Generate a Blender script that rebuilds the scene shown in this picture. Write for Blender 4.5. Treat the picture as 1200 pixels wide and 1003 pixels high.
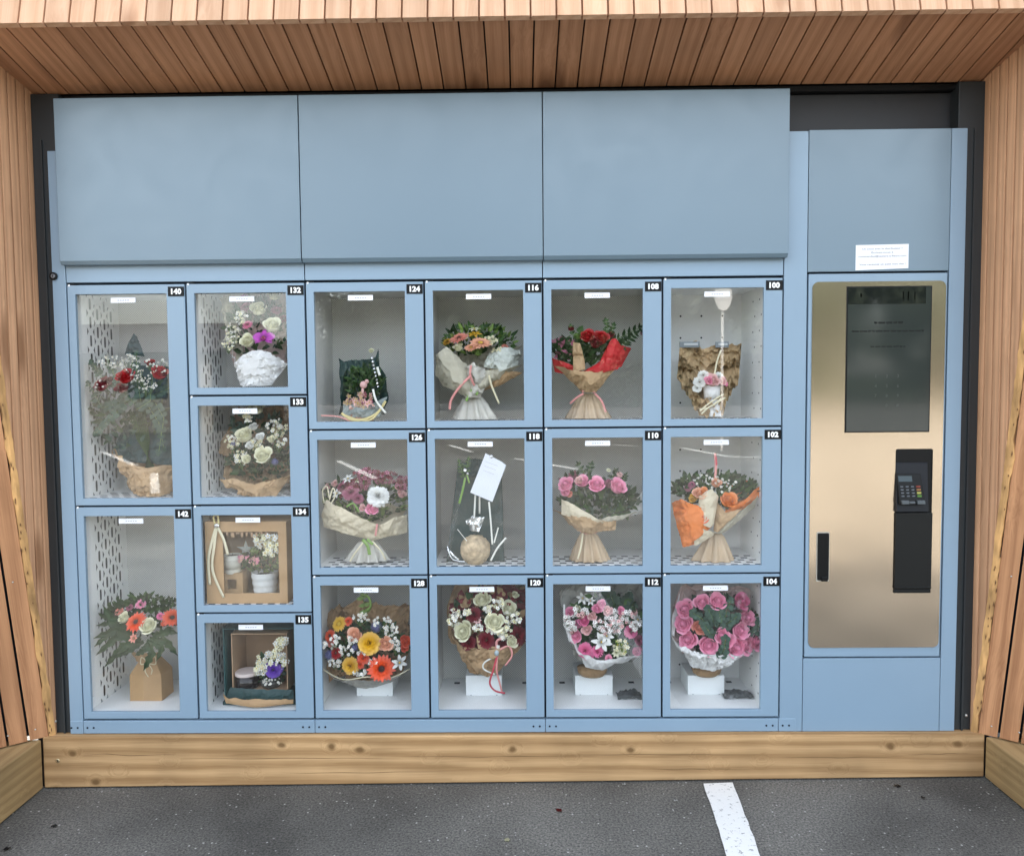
import bpy, math, random
import numpy as np
from mathutils import Vector, Matrix, Quaternion
from mathutils import noise as mnoise
random.seed(7)
for o in list(bpy.data.objects): bpy.data.objects.remove(o)
SC = bpy.context.scene
COL = SC.collection

# ------------------------------------------------------------------ camera
F, CX, CY, DIST, EYE = 873.0, 600.0, 501.5, 2.43, 1.308      # eye height 1.31 m, 2.43 m from the locker doors
def _rot(y, p, r):
    cy, sy, cp, sp, cr, sr = math.cos(y), math.sin(y), math.cos(p), math.sin(p), math.cos(r), math.sin(r)
    Rz = np.array([[cy, -sy, 0], [sy, cy, 0], [0, 0, 1]])
    B = np.array([[1, 0, 0], [0, 0, -1], [0, 1, 0]])
    Rp = np.array([[1, 0, 0], [0, cp, -sp], [0, sp, cp]])
    Rr = np.array([[cr, -sr, 0], [sr, cr, 0], [0, 0, 1]])
    return Rr @ Rp @ B @ Rz
RM = _rot(-.0119, .0521, -.0088)
def W(px, py, Y=0.0):
    """point of the vertical plane y=Y measured on the photograph"""
    d = RM.T @ np.array([(px - CX) / F, (py - CY) / F, 1.0])
    k = (Y + DIST) / d[1]
    return Vector((d[0] * k, Y, EYE + d[2] * k))
def S(px, Y=0.0):
    return px / F * (DIST + Y)
cam = bpy.data.cameras.new('camera'); co = bpy.data.objects.new('camera', cam); COL.objects.link(co)
cam.sensor_width = 36; cam.lens = F / 1200 * 36; cam.clip_start = .05; cam.clip_end = 600
m = Matrix(((RM[0][0], -RM[1][0], -RM[2][0], 0), (RM[0][1], -RM[1][1], -RM[2][1], -DIST), (RM[0][2], -RM[1][2], -RM[2][2], EYE), (0, 0, 0, 1)))
co.matrix_world = m
SC.camera = co

# ------------------------------------------------------------------ light
SUN_EL, SUN_AZ = math.radians(44), math.radians(-18)          # the sun stands behind the building; its front is in open shade
wd = bpy.data.worlds.new('World'); SC.world = wd; wd.use_nodes = True
nt = wd.node_tree; bg = nt.nodes['Background']
sky = nt.nodes.new('ShaderNodeTexSky'); sky.sky_type = 'NISHITA'; sky.sun_disc = False
sky.sun_elevation = SUN_EL; sky.sun_rotation = SUN_AZ; sky.air_density = 1.3; sky.dust_density = 4.0; sky.ozone_density = 1.0
hs = nt.nodes.new('ShaderNodeHueSaturation'); hs.inputs['Saturation'].default_value = .45
nt.links.new(sky.outputs[0], hs.inputs['Color']); nt.links.new(hs.outputs[0], bg.inputs[0]); bg.inputs[1].default_value = .15
sl = bpy.data.lights.new('sun', 'SUN'); so = bpy.data.objects.new('sun', sl); COL.objects.link(so)
sl.energy = 2.2; sl.angle = math.radians(.5); sl.color = (1, .95, .87)
sd = Vector((math.sin(SUN_AZ) * math.cos(SUN_EL), math.cos(SUN_AZ) * math.cos(SUN_EL), math.sin(SUN_EL)))
so.rotation_euler = sd.to_track_quat('Z', 'Y').to_euler()
SC.view_settings.view_transform = 'Standard'; SC.view_settings.look = 'None'
SC.view_settings.exposure = 2.8; SC.view_settings.gamma = 1.0; SC.view_settings.use_curve_mapping = False
SC.render.engine = 'CYCLES'
SC.cycles.max_bounces = 8; SC.cycles.transparent_max_bounces = 16; SC.cycles.caustics_reflective = False

# ------------------------------------------------------------------ materials
MATS = {}
def N(nt, t, **k):
    n = nt.nodes.new(t)
    for a, b in k.items(): setattr(n, a, b)
    return n
def mat(name, col, rough=.6, metal=0.0, var=0.0, vscale=8, bump=0.0, bscale=60, spec=.5, trans=0.0, stretch=None, objvar=0.0, crease=0.0, rvar=0.0, sss=0.0, emit=None, coat=0):
    if name in MATS: return MATS[name]
    m = bpy.data.materials.new(name); m.use_nodes = True; nt = m.node_tree; b = nt.nodes['Principled BSDF']
    b.inputs['Base Color'].default_value = (*col, 1); b.inputs['Roughness'].default_value = rough
    b.inputs['Metallic'].default_value = metal; b.inputs['Specular IOR Level'].default_value = spec
    if coat: b.inputs['Coat Weight'].default_value = coat
    if emit: b.inputs['Emission Color'].default_value = (*emit[:3], 1); b.inputs['Emission Strength'].default_value = emit[3]
    tc = N(nt, 'ShaderNodeTexCoord'); vec = tc.outputs['Object']
    if stretch:
        mp = N(nt, 'ShaderNodeMapping'); mp.inputs['Scale'].default_value = stretch; nt.links.new(vec, mp.inputs[0]); vec = mp.outputs[0]
    if var or objvar:
        no = N(nt, 'ShaderNodeTexNoise'); no.inputs['Scale'].default_value = vscale; no.inputs['Detail'].default_value = 4; nt.links.new(vec, no.inputs['Vector'])
        mr = N(nt, 'ShaderNodeMapRange'); mr.inputs[1].default_value = .3; mr.inputs[2].default_value = .7
        mr.inputs[3].default_value = 1 - var; mr.inputs[4].default_value = 1 + var; nt.links.new(no.outputs[0], mr.inputs[0])
        v = mr.outputs[0]
        if objvar:
            oi = N(nt, 'ShaderNodeObjectInfo'); mo = N(nt, 'ShaderNodeMapRange'); mo.inputs[3].default_value = 1 - objvar; mo.inputs[4].default_value = 1 + objvar
            nt.links.new(oi.outputs['Random'], mo.inputs[0]); mu = N(nt, 'ShaderNodeMath', operation='MULTIPLY')
            nt.links.new(v, mu.inputs[0]); nt.links.new(mo.outputs[0], mu.inputs[1]); v = mu.outputs[0]
        vm = N(nt, 'ShaderNodeVectorMath', operation='SCALE'); vm.inputs[0].default_value = col; nt.links.new(v, vm.inputs['Scale'])
        nt.links.new(vm.outputs[0], b.inputs['Base Color'])
    if bump:
        n2 = N(nt, 'ShaderNodeTexNoise'); n2.inputs['Scale'].default_value = bscale; n2.inputs['Detail'].default_value = 3; nt.links.new(vec, n2.inputs['Vector'])
        bp = N(nt, 'ShaderNodeBump'); bp.inputs['Strength'].default_value = bump; bp.inputs['Distance'].default_value = .01
        nt.links.new(n2.outputs[0], bp.inputs['Height']); nt.links.new(bp.outputs[0], b.inputs['Normal'])
    if rvar:       # hand marks and dust show as uneven gloss
        n3 = N(nt, 'ShaderNodeTexNoise'); n3.inputs['Scale'].default_value = 6; n3.inputs['Detail'].default_value = 6; n3.inputs['Distortion'].default_value = 1.5; nt.links.new(vec, n3.inputs['Vector'])
        m3 = N(nt, 'ShaderNodeMapRange'); m3.inputs[1].default_value = .35; m3.inputs[2].default_value = .7; m3.inputs[3].default_value = rough - rvar*.5; m3.inputs[4].default_value = rough + rvar; nt.links.new(n3.outputs[0], m3.inputs[0]); nt.links.new(m3.outputs[0], b.inputs['Roughness'])
    if crease:     # folded and flattened again: flat facets meeting at sharp creases
        v1 = N(nt, 'ShaderNodeTexVoronoi'); v1.inputs['Scale'].default_value = 34; v1.inputs['Randomness'].default_value = 1; dn = N(nt, 'ShaderNodeTexNoise'); dn.inputs['Scale'].default_value = 18; nt.links.new(vec, dn.inputs['Vector'])
        ds = N(nt, 'ShaderNodeVectorMath', operation='SCALE'); ds.inputs['Scale'].default_value = .03; nt.links.new(dn.outputs['Color'], ds.inputs[0]); da = N(nt, 'ShaderNodeVectorMath', operation='ADD'); nt.links.new(vec, da.inputs[0]); nt.links.new(ds.outputs[0], da.inputs[1]); nt.links.new(da.outputs[0], v1.inputs['Vector'])
        v2 = N(nt, 'ShaderNodeTexVoronoi'); v2.inputs['Scale'].default_value = 75; nt.links.new(da.outputs[0], v2.inputs['Vector']); va = N(nt, 'ShaderNodeMath', operation='MULTIPLY_ADD'); va.inputs[1].default_value = .4; nt.links.new(v2.outputs['Distance'], va.inputs[0]); nt.links.new(v1.outputs['Distance'], va.inputs[2])
        b2 = N(nt, 'ShaderNodeBump'); b2.inputs['Strength'].default_value = crease; b2.inputs['Distance'].default_value = .012; nt.links.new(va.outputs[0], b2.inputs['Height'])
        if bump: nt.links.new(bp.outputs[0], b2.inputs['Normal'])
        nt.links.new(b2.outputs[0], b.inputs['Normal'])
    if trans:      # thin petals, leaves and tissue let some light through
        tr = N(nt, 'ShaderNodeBsdfTranslucent'); tr.inputs[0].default_value = (*col, 1)
        mx = N(nt, 'ShaderNodeMixShader'); mx.inputs[0].default_value = trans
        out = nt.nodes['Material Output']; nt.links.new(b.outputs[0], mx.inputs[1]); nt.links.new(tr.outputs[0], mx.inputs[2]); nt.links.new(mx.outputs[0], out.inputs[0])
    MATS[name] = m; return m

def wood(name, c1, c2, knot, axis, grain=1.0, knots=1.0, rough=.75, objvar=.14, kscale=(5, 5, 1.5), knotsize=.07, blotch=0.0, wave=.22, kmin=.45):
    """axis = index of the object axis the grain runs along"""
    m = bpy.data.materials.new(name); m.use_nodes = True; nt = m.node_tree; b = nt.nodes['Principled BSDF']; L = nt.links.new
    b.inputs['Roughness'].default_value = rough; b.inputs['Specular IOR Level'].default_value = .25
    tc = N(nt, 'ShaderNodeTexCoord'); oi = N(nt, 'ShaderNodeObjectInfo')
    off = N(nt, 'ShaderNodeVectorMath', operation='SCALE'); off.inputs[0].default_value = (17, 31, 23); L(oi.outputs['Random'], off.inputs['Scale'])
    ad = N(nt, 'ShaderNodeVectorMath', operation='ADD'); L(tc.outputs['Object'], ad.inputs[0]); L(off.outputs[0], ad.inputs[1])
    # knots first, they bend the grain round them
    sc = [kscale[0]] * 3; sc[axis] = kscale[2]
    mk = N(nt, 'ShaderNodeMapping'); mk.inputs['Scale'].default_value = sc; L(ad.outputs[0], mk.inputs[0])
    # knots lie in the plane (across the board, along the board)
    sp = N(nt, 'ShaderNodeSeparateXYZ'); L(mk.outputs[0], sp.inputs[0]); oth = [i for i in range(3) if i != axis]
    sm = N(nt, 'ShaderNodeMath', operation='ADD'); L(sp.outputs[oth[0]], sm.inputs[0]); L(sp.outputs[oth[1]], sm.inputs[1])
    cb = N(nt, 'ShaderNodeCombineXYZ'); L(sm.outputs[0], cb.inputs[0]); L(sp.outputs[axis], cb.inputs[1])
    dn = N(nt, 'ShaderNodeTexNoise'); dn.inputs['Scale'].default_value = 3; L(cb.outputs[0], dn.inputs['Vector'])
    dv = N(nt, 'ShaderNodeVectorMath', operation='SCALE'); dv.inputs['Scale'].default_value = .12; L(dn.outputs['Color'], dv.inputs[0])
    dd = N(nt, 'ShaderNodeVectorMath', operation='ADD'); L(cb.outputs[0], dd.inputs[0]); L(dv.outputs[0], dd.inputs[1])
    vo = N(nt, 'ShaderNodeTexVoronoi', voronoi_dimensions='2D'); vo.inputs['Scale'].default_value = 1.0; L(dd.outputs[0], vo.inputs['Vector'])
    kn = N(nt, 'ShaderNodeMapRange'); kn.inputs[1].default_value = knotsize; kn.inputs[2].default_value = knotsize * 2.6; kn.inputs[3].default_value = 1; kn.inputs[4].default_value = 0; kn.clamp = True
    L(vo.outputs['Distance'], kn.inputs[0])
    kc = N(nt, 'ShaderNodeSeparateColor'); L(vo.outputs['Color'], kc.inputs[0]); kg = N(nt, 'ShaderNodeMath', operation='GREATER_THAN'); kg.inputs[1].default_value = kmin; L(kc.outputs[0], kg.inputs[0])
    kk = N(nt, 'ShaderNodeMath', operation='MULTIPLY'); L(kn.outputs[0], kk.inputs[0]); L(kg.outputs[0], kk.inputs[1]); kn = kk
    halo = N(nt, 'ShaderNodeMapRange', interpolation_type='SMOOTHSTEP'); halo.inputs[1].default_value = knotsize; halo.inputs[2].default_value = knotsize*6; halo.inputs[3].default_value = 1; halo.inputs[4].default_value = 0; L(vo.outputs['Distance'], halo.inputs[0])
    sg = [85.0 * grain] * 3; sg[axis] = 2.4
    mg = N(nt, 'ShaderNodeMapping'); mg.inputs['Scale'].default_value = sg; L(ad.outputs[0], mg.inputs[0])
    wob = N(nt, 'ShaderNodeVectorMath', operation='SCALE'); wob.inputs[0].default_value = (2.2, 2.2, 2.2); L(halo.outputs[0], wob.inputs['Scale'])
    ad2 = N(nt, 'ShaderNodeVectorMath', operation='ADD'); L(mg.outputs[0], ad2.inputs[0]); L(wob.outputs[0], ad2.inputs[1])
    n1 = N(nt, 'ShaderNodeTexNoise'); n1.inputs['Scale'].default_value = 1; n1.inputs['Detail'].default_value = 8; n1.inputs['Roughness'].default_value = .6; n1.inputs['Distortion'].default_value = 1.0; L(ad2.outputs[0], n1.inputs['Vector'])
    s2 = [11.0 * grain] * 3; s2[axis] = 1.3
    m2 = N(nt, 'ShaderNodeMapping'); m2.inputs['Scale'].default_value = s2; L(ad.outputs[0], m2.inputs[0])
    w2 = N(nt, 'ShaderNodeTexWave', wave_type='RINGS', rings_direction='SPHERICAL'); w2.inputs['Scale'].default_value = 1.1; w2.inputs['Distortion'].default_value = 5; w2.inputs['Detail'].default_value = 2; w2.inputs['Detail Scale'].default_value = .6; L(m2.outputs[0], w2.inputs['Vector'])
    mixg = N(nt, 'ShaderNodeMath', operation='MULTIPLY_ADD'); L(w2.outputs['Fac'], mixg.inputs[0]); mixg.inputs[1].default_value = wave; 
    sub = N(nt, 'ShaderNodeMath', operation='MULTIPLY'); sub.inputs[1].default_value = .98 - wave; L(n1.outputs[0], sub.inputs[0]); L(sub.outputs[0], mixg.inputs[2])
    cr = N(nt, 'ShaderNodeValToRGB'); cr.color_ramp.elements[0].position = .3; cr.color_ramp.elements[0].color = (*c2, 1); cr.color_ramp.elements[1].position = .68; cr.color_ramp.elements[1].color = (*c1, 1)
    L(mixg.outputs[0], cr.inputs[0])
    mr = N(nt, 'ShaderNodeMapRange'); mr.inputs[3].default_value = 1 - objvar; mr.inputs[4].default_value = 1 + objvar; L(oi.outputs['Random'], mr.inputs[0])
    # slow patches along the board
    n3 = N(nt, 'ShaderNodeTexNoise'); n3.inputs['Scale'].default_value = 3.5; n3.inputs['Detail'].default_value = 3; L(ad.outputs[0], n3.inputs['Vector'])
    m3 = N(nt, 'ShaderNodeMapRange'); m3.inputs[1].default_value = .3; m3.inputs[2].default_value = .7; m3.inputs[3].default_value = .88 - blotch; m3.inputs[4].default_value = 1.08; L(n3.outputs[0], m3.inputs[0])
    mm = N(nt, 'ShaderNodeMath', operation='MULTIPLY'); L(mr.outputs[0], mm.inputs[0]); L(m3.outputs[0], mm.inputs[1])
    scl = N(nt, 'ShaderNodeVectorMath', operation='SCALE'); L(cr.outputs[0], scl.inputs[0]); L(mm.outputs[0], scl.inputs['Scale'])
    kf = N(nt, 'ShaderNodeMath', operation='MULTIPLY'); kf.inputs[1].default_value = knots; L(kn.outputs[0], kf.inputs[0])
    mx = N(nt, 'ShaderNodeMix', data_type='RGBA'); L(kf.outputs[0], mx.inputs[0]); L(scl.outputs[0], mx.inputs[6]); mx.inputs[7].default_value = (*knot, 1)
    L(mx.outputs[2], b.inputs['Base Color'])
    bp = N(nt, 'ShaderNodeBump'); bp.inputs['Strength'].default_value = .25; bp.inputs['Distance'].default_value = .003; L(n1.outputs[0], bp.inputs['Height']); L(bp.outputs[0], b.inputs['Normal'])
    MATS[name] = m; return m

BLUE = mat('blue_paint', (.222, .318, .408), .36, var=.03, vscale=2.5, bump=.03, bscale=420, spec=.8)
BLUE2 = mat('blue_panel_paint', (.142, .210, .262), .33, var=.025, vscale=1.6, bump=.03, bscale=4, spec=.85, rvar=.05)
SEAM = mat('dark_gap', (.006, .012, .022), .8)
BLACKFRAME = mat('anthracite_metal', (.022, .026, .028), .45)
BLACKFRAME2 = mat('anthracite_panel', (.020, .020, .022), .5, var=.2, vscale=3)
WHITE = mat('white_powder_coat', (.84, .85, .84), .45, var=.03)
GREYIN = mat('grey_compartment_coat', (.62, .62, .60), .5, var=.06, vscale=5)
BLACK = mat('black_plastic', (.003, .0035, .004), .4, spec=.25)
BLACK2 = mat('dark_plastic', (.010, .012, .016), .45, spec=.3)
WT = mat('white_print', (.85, .85, .83), .6)
PAPERW = mat('white_label_paper', (.82, .83, .86), .6)
GREYINK = mat('grey_ink', (.30, .30, .34), .7)
FRONT = wood('lit_larch_fascia', (.66, .42, .27), (.55, .32, .19), (.30, .14, .07), 2, knots=.6, objvar=.07)  # fascia wood lightened in colour to stand in for stronger light on it
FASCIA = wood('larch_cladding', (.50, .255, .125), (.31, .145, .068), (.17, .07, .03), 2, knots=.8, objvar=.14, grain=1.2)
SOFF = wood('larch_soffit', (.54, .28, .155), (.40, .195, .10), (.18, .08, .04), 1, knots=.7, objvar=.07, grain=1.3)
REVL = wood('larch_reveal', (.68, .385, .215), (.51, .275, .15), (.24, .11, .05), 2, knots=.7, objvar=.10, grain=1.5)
BEAM = wood('treated_timber', (.54, .34, .165), (.33, .19, .082), (.15, .08, .03), 0, grain=1.0, knots=.9, kscale=(8, 8, 6.0), kmin=.62, knotsize=.045, objvar=.03, blotch=.16, wave=.30)
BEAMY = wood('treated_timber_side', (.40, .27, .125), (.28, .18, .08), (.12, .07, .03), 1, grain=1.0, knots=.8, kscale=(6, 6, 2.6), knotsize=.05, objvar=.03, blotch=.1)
RAW = mat('raw_split_wood', (.52, .29, .11), .85, var=.45, vscale=30, stretch=(1, 1, .25), bump=.4, bscale=60)
CRK = mat('dark_wood_crack', (.16, .09, .035), .9)
CHIP = mat('dark_wood_chip', (.13, .06, .025), .9)

def dots_mat(name, col, dark, scale, r):
    """sheet metal with a fine punched grid, too fine to see hole by hole"""
    m = bpy.data.materials.new(name); m.use_nodes = True; nt = m.node_tree; b = nt.nodes['Principled BSDF']; L = nt.links.new
    b.inputs['Roughness'].default_value = .5
    tc = N(nt, 'ShaderNodeTexCoord'); sp = N(nt, 'ShaderNodeSeparateXYZ'); L(tc.outputs['Object'], sp.inputs[0])
    a = N(nt, 'ShaderNodeMath', operation='ADD'); L(sp.outputs[0], a.inputs[0]); L(sp.outputs[2], a.inputs[1])
    s = N(nt, 'ShaderNodeMath', operation='SUBTRACT'); L(sp.outputs[0], s.inputs[0]); L(sp.outputs[2], s.inputs[1])
    outs = []
    for q in (a, s):
        k = N(nt, 'ShaderNodeMath', operation='MULTIPLY'); k.inputs[1].default_value = scale; L(q.outputs[0], k.inputs[0])
        f = N(nt, 'ShaderNodeMath', operation='FRACT'); L(k.outputs[0], f.inputs[0])
        g = N(nt, 'ShaderNodeMath', operation='SUBTRACT'); g.inputs[1].default_value = .5; L(f.outputs[0], g.inputs[0])
        h = N(nt, 'ShaderNodeMath', operation='POWER'); h.inputs[1].default_value = 2; ab = N(nt, 'ShaderNodeMath', operation='ABSOLUTE'); L(g.outputs[0], ab.inputs[0]); L(ab.outputs[0], h.inputs[0]); outs.append(h)
    sm = N(nt, 'ShaderNodeMath', operation='ADD'); L(outs[0].outputs[0], sm.inputs[0]); L(outs[1].outputs[0], sm.inputs[1])
    lt = N(nt, 'ShaderNodeMath', operation='LESS_THAN'); lt.inputs[1].default_value = r * r; L(sm.outputs[0], lt.inputs[0])
    mx = N(nt, 'ShaderNodeMix', data_type='RGBA'); L(lt.outputs[0], mx.inputs[0]); mx.inputs[6].default_value = (*col, 1); mx.inputs[7].default_value = (*dark, 1)
    L(mx.outputs[2], b.inputs['Base Color']); return m
PERF = dots_mat('punched_back_sheet', (.68, .68, .645), (.28, .28, .27), 118, .28)

def glass_mat(name, tint, spec):
    m = bpy.data.materials.new(name); m.use_nodes = True; nt = m.node_tree; L = nt.links.new
    nt.nodes.remove(nt.nodes['Principled BSDF']); out = nt.nodes['Material Output']
    t = N(nt, 'ShaderNodeBsdfTransparent'); t.inputs[0].default_value = (*tint, 1)
    g = N(nt, 'ShaderNodeBsdfGlossy'); g.inputs['Roughness'].default_value = .0; g.inputs[0].default_value = (1, 1, 1, 1)
    lw = N(nt, 'ShaderNodeLayerWeight'); lw.inputs['Blend'].default_value = .5
    pw = N(nt, 'ShaderNodeMath', operation='POWER'); pw.inputs[1].default_value = 5; L(lw.outputs['Facing'], pw.inputs[0])
    f0 = ((spec-1)/(spec+1))**2; fr = N(nt, 'ShaderNodeMath', operation='MULTIPLY_ADD'); fr.inputs[1].default_value = 1-f0; fr.inputs[2].default_value = f0; L(pw.outputs[0], fr.inputs[0])
    mx = N(nt, 'ShaderNodeMixShader'); L(fr.outputs[0], mx.inputs[0]); L(t.outputs[0], mx.inputs[1]); L(g.outputs[0], mx.inputs[2]); L(mx.outputs[0], out.inputs[0])
    return m
GLASS = glass_mat('clear_glass', (.99, .992, .99), 1.53)
FILM = glass_mat('clear_cellophane', (.97, .97, .96), 1.4)

def steel_mat():
    m = bpy.data.materials.new('brushed_steel'); m.use_nodes = True; nt = m.node_tree; b = nt.nodes['Principled BSDF']; L = nt.links.new
    b.inputs['Base Color'].default_value = (.74, .62, .485, 1); b.inputs['Metallic'].default_value = 1; b.inputs['Roughness'].default_value = .2
    b.inputs['Anisotropic'].default_value = .0
    tc = N(nt, 'ShaderNodeTexCoord'); mp = N(nt, 'ShaderNodeMapping'); mp.inputs['Scale'].default_value = (900, 900, 5); L(tc.outputs['Object'], mp.inputs[0])
    n = N(nt, 'ShaderNodeTexNoise'); n.inputs['Scale'].default_value = 1; L(mp.outputs[0], n.inputs['Vector'])
    bp = N(nt, 'ShaderNodeBump'); bp.inputs['Strength'].default_value = .02; bp.inputs['Distance'].default_value = .0005; L(n.outputs[0], bp.inputs['Height']); L(bp.outputs[0], b.inputs['Normal'])
    mr = N(nt, 'ShaderNodeMapRange'); mr.inputs[3].default_value = .10; mr.inputs[4].default_value = .17; L(n.outputs[0], mr.inputs[0]); L(mr.outputs[0], b.inputs['Roughness'])
    return m
STEEL = steel_mat()

# ------------------------------------------------------------------ mesh helpers
WL = {}
class MB:
    def __init__(s): s.v = []; s.f = []; s.mi = []
    def add(s, vs, fs, mi=0):
        n = len(s.v); s.v += [tuple(v) for v in vs]
        for f in fs: s.f.append(tuple(i + n for i in f)); s.mi.append(mi)
    def box(s, a, b, mi=0):
        x0, y0, z0 = [min(a[i], b[i]) for i in range(3)]; x1, y1, z1 = [max(a[i], b[i]) for i in range(3)]
        s.add([(x0,y0,z0),(x1,y0,z0),(x1,y1,z0),(x0,y1,z0),(x0,y0,z1),(x1,y0,z1),(x1,y1,z1),(x0,y1,z1)],
              [(0,3,2,1),(4,5,6,7),(0,1,5,4),(1,2,6,5),(2,3,7,6),(3,0,4,7)], mi)
    def hexa(s, p, mi=0):     # 8 corners, bottom 4 then top 4
        s.add(p, [(0,3,2,1),(4,5,6,7),(0,1,5,4),(1,2,6,5),(2,3,7,6),(3,0,4,7)], mi)
    def prism(s, poly, off, mi=0):     # polygon extruded by vector
        n = len(poly); poly = [Vector(p) for p in poly]; off = Vector(off)
        s.add(poly + [p + off for p in poly], [tuple(range(n))[::-1], tuple(range(n, 2*n))] + [(i, (i+1) % n, n + (i+1) % n, n + i) for i in range(n)], mi)
    def grid(s, pts, nu, nv, mi=0):    # pts[v*nu+u]
        s.add(pts, [(j*nu+i, j*nu+i+1, (j+1)*nu+i+1, (j+1)*nu+i) for j in range(nv-1) for i in range(nu-1)], mi)
    def tube(s, pts, r, n=6, mi=0, cap=True):
        pts = [Vector(p) for p in pts]; rs = r if isinstance(r, (list, tuple)) else [r] * len(pts); vs = []
        for i, p in enumerate(pts):
            d = (pts[min(i+1, len(pts)-1)] - pts[max(i-1, 0)]); d = d.normalized() if d.length > 1e-9 else Vector((0,0,1))
            a = d.orthogonal().normalized() if i == 0 else (a - d * a.dot(d)).normalized()
            c = d.cross(a)
            for k in range(n):
                t = 2*math.pi*k/n; vs.append(p + (a*math.cos(t) + c*math.sin(t)) * rs[i])
        fs = [(i*n+k, i*n+(k+1) % n, (i+1)*n+(k+1) % n, (i+1)*n+k) for i in range(len(pts)-1) for k in range(n)]
        if cap: fs += [tuple(range(n))[::-1], tuple(range((len(pts)-1)*n, len(pts)*n))]
        s.add(vs, fs, mi)
    def lathe(s, c, prof, n=24, mi=0, axis='Z', sx=1, sy=1):
        vs = []
        for r, h in prof:
            for k in range(n):
                t = 2*math.pi*k/n; x, y = r*math.cos(t)*sx, r*math.sin(t)*sy
                vs.append((c[0]+x, c[1]+y, c[2]+h) if axis == 'Z' else (c[0]+x, c[1]+h, c[2]+y))
        m_ = len(prof)
        fs = [(i*n+k, i*n+(k+1) % n, (i+1)*n+(k+1) % n, (i+1)*n+k) for i in range(m_-1) for k in range(n)]
        fs += [tuple(range(n))[::-1], tuple(range((m_-1)*n, m_*n))]
        s.add(vs, fs, mi)
    def ball(s, c, r, n=10, mi=0, sc=(1,1,1)):
        s.lathe((0,0,0), [(max(1e-4, math.sin(math.pi*i/(n//2+1))) * r, -math.cos(math.pi*i/(n//2+1)) * r) for i in range(n//2+2)], n, mi)
        k = (n//2+2)*n
        for i in range(len(s.v)-k, len(s.v)):
            v = s.v[i]; s.v[i] = (v[0]*sc[0]+c[0], v[1]*sc[1]+c[1], v[2]*sc[2]+c[2])
    def mesh(s, name, mats, smooth=False):
        me = bpy.data.meshes.new(name); me.from_pydata(s.v, [], s.f)
        for m_ in (mats if isinstance(mats, (list, tuple)) else [mats]): me.materials.append(m_)
        me.polygons.foreach_set('material_index', s.mi)
        if smooth: me.polygons.foreach_set('use_smooth', [True] * len(s.f))
        me.update(); return me
    def build(s, name, mats, parent=None, smooth=False, loc=None, bevel=0):
        loc = Vector(loc) if loc is not None else (WL[parent.name] if parent else Vector((0,0,0)))
        s.v = [(v[0]-loc.x, v[1]-loc.y, v[2]-loc.z) for v in s.v]
        o = place(name, s.mesh(name, mats, smooth), loc, parent)
        if bevel:
            b = o.modifiers.new('bevel', 'BEVEL'); b.width = bevel; b.segments = 2; b.limit_method = 'ANGLE'; b.angle_limit = math.radians(50)
        return o
def place(name, me, loc, parent=None, rot=None, scale=None):
    o = bpy.data.objects.new(name, me); COL.objects.link(o); WL[o.name] = Vector(loc)
    if parent: o.parent = parent; o.location = Vector(loc) - WL[parent.name]
    else: o.location = loc
    if rot is not None: o.rotation_mode = 'QUATERNION'; o.rotation_quaternion = rot
    if scale is not None: o.scale = (scale,)*3 if not hasattr(scale, '__len__') else scale
    return o
def tag(o, label=None, cat=None, group=None, kind=None):
    if label: o['label'] = label
    if cat: o['category'] = cat
    if group: o['group'] = group
    if kind: o['kind'] = kind
    return o
def thing(name, loc, label, cat, group=None):
    return tag(place(name, None, loc), label, cat, group)
def nz(x, y, z): return mnoise.noise(Vector((x, y, z)))

def text_mb(mb, txt, c, size, mi, off=0.0, depth=.0004, width=None, rot=0):
    """lettering as flat raised shapes in the XZ plane, centred on c, facing -Y"""
    cu = bpy.data.curves.new('t', 'FONT'); cu.body = txt; cu.size = size; cu.offset = off; cu.resolution_u = 2
    o = bpy.data.objects.new('t', cu); COL.objects.link(o); bpy.context.view_layer.update()
    me = o.to_mesh(); vs = [v.co.copy() for v in me.vertices]; fs = [tuple(p.vertices) for p in me.polygons]
    o.to_mesh_clear(); bpy.data.objects.remove(o); bpy.data.curves.remove(cu)
    if not vs: return
    x0, x1 = min(v.x for v in vs), max(v.x for v in vs); y0, y1 = min(v.y for v in vs), max(v.y for v in vs)
    k = (width / (x1 - x0)) if width else 1
    cr_, sr_ = math.cos(rot), math.sin(rot); out = []
    for v in vs:
        a, b = (v.x - (x0+x1)/2) * k, v.y - (y0+y1)/2
        out.append((c[0] + a*cr_ - b*sr_, c[1], c[2] + a*sr_ + b*cr_))
    mb.add(out, fs, mi)

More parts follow.
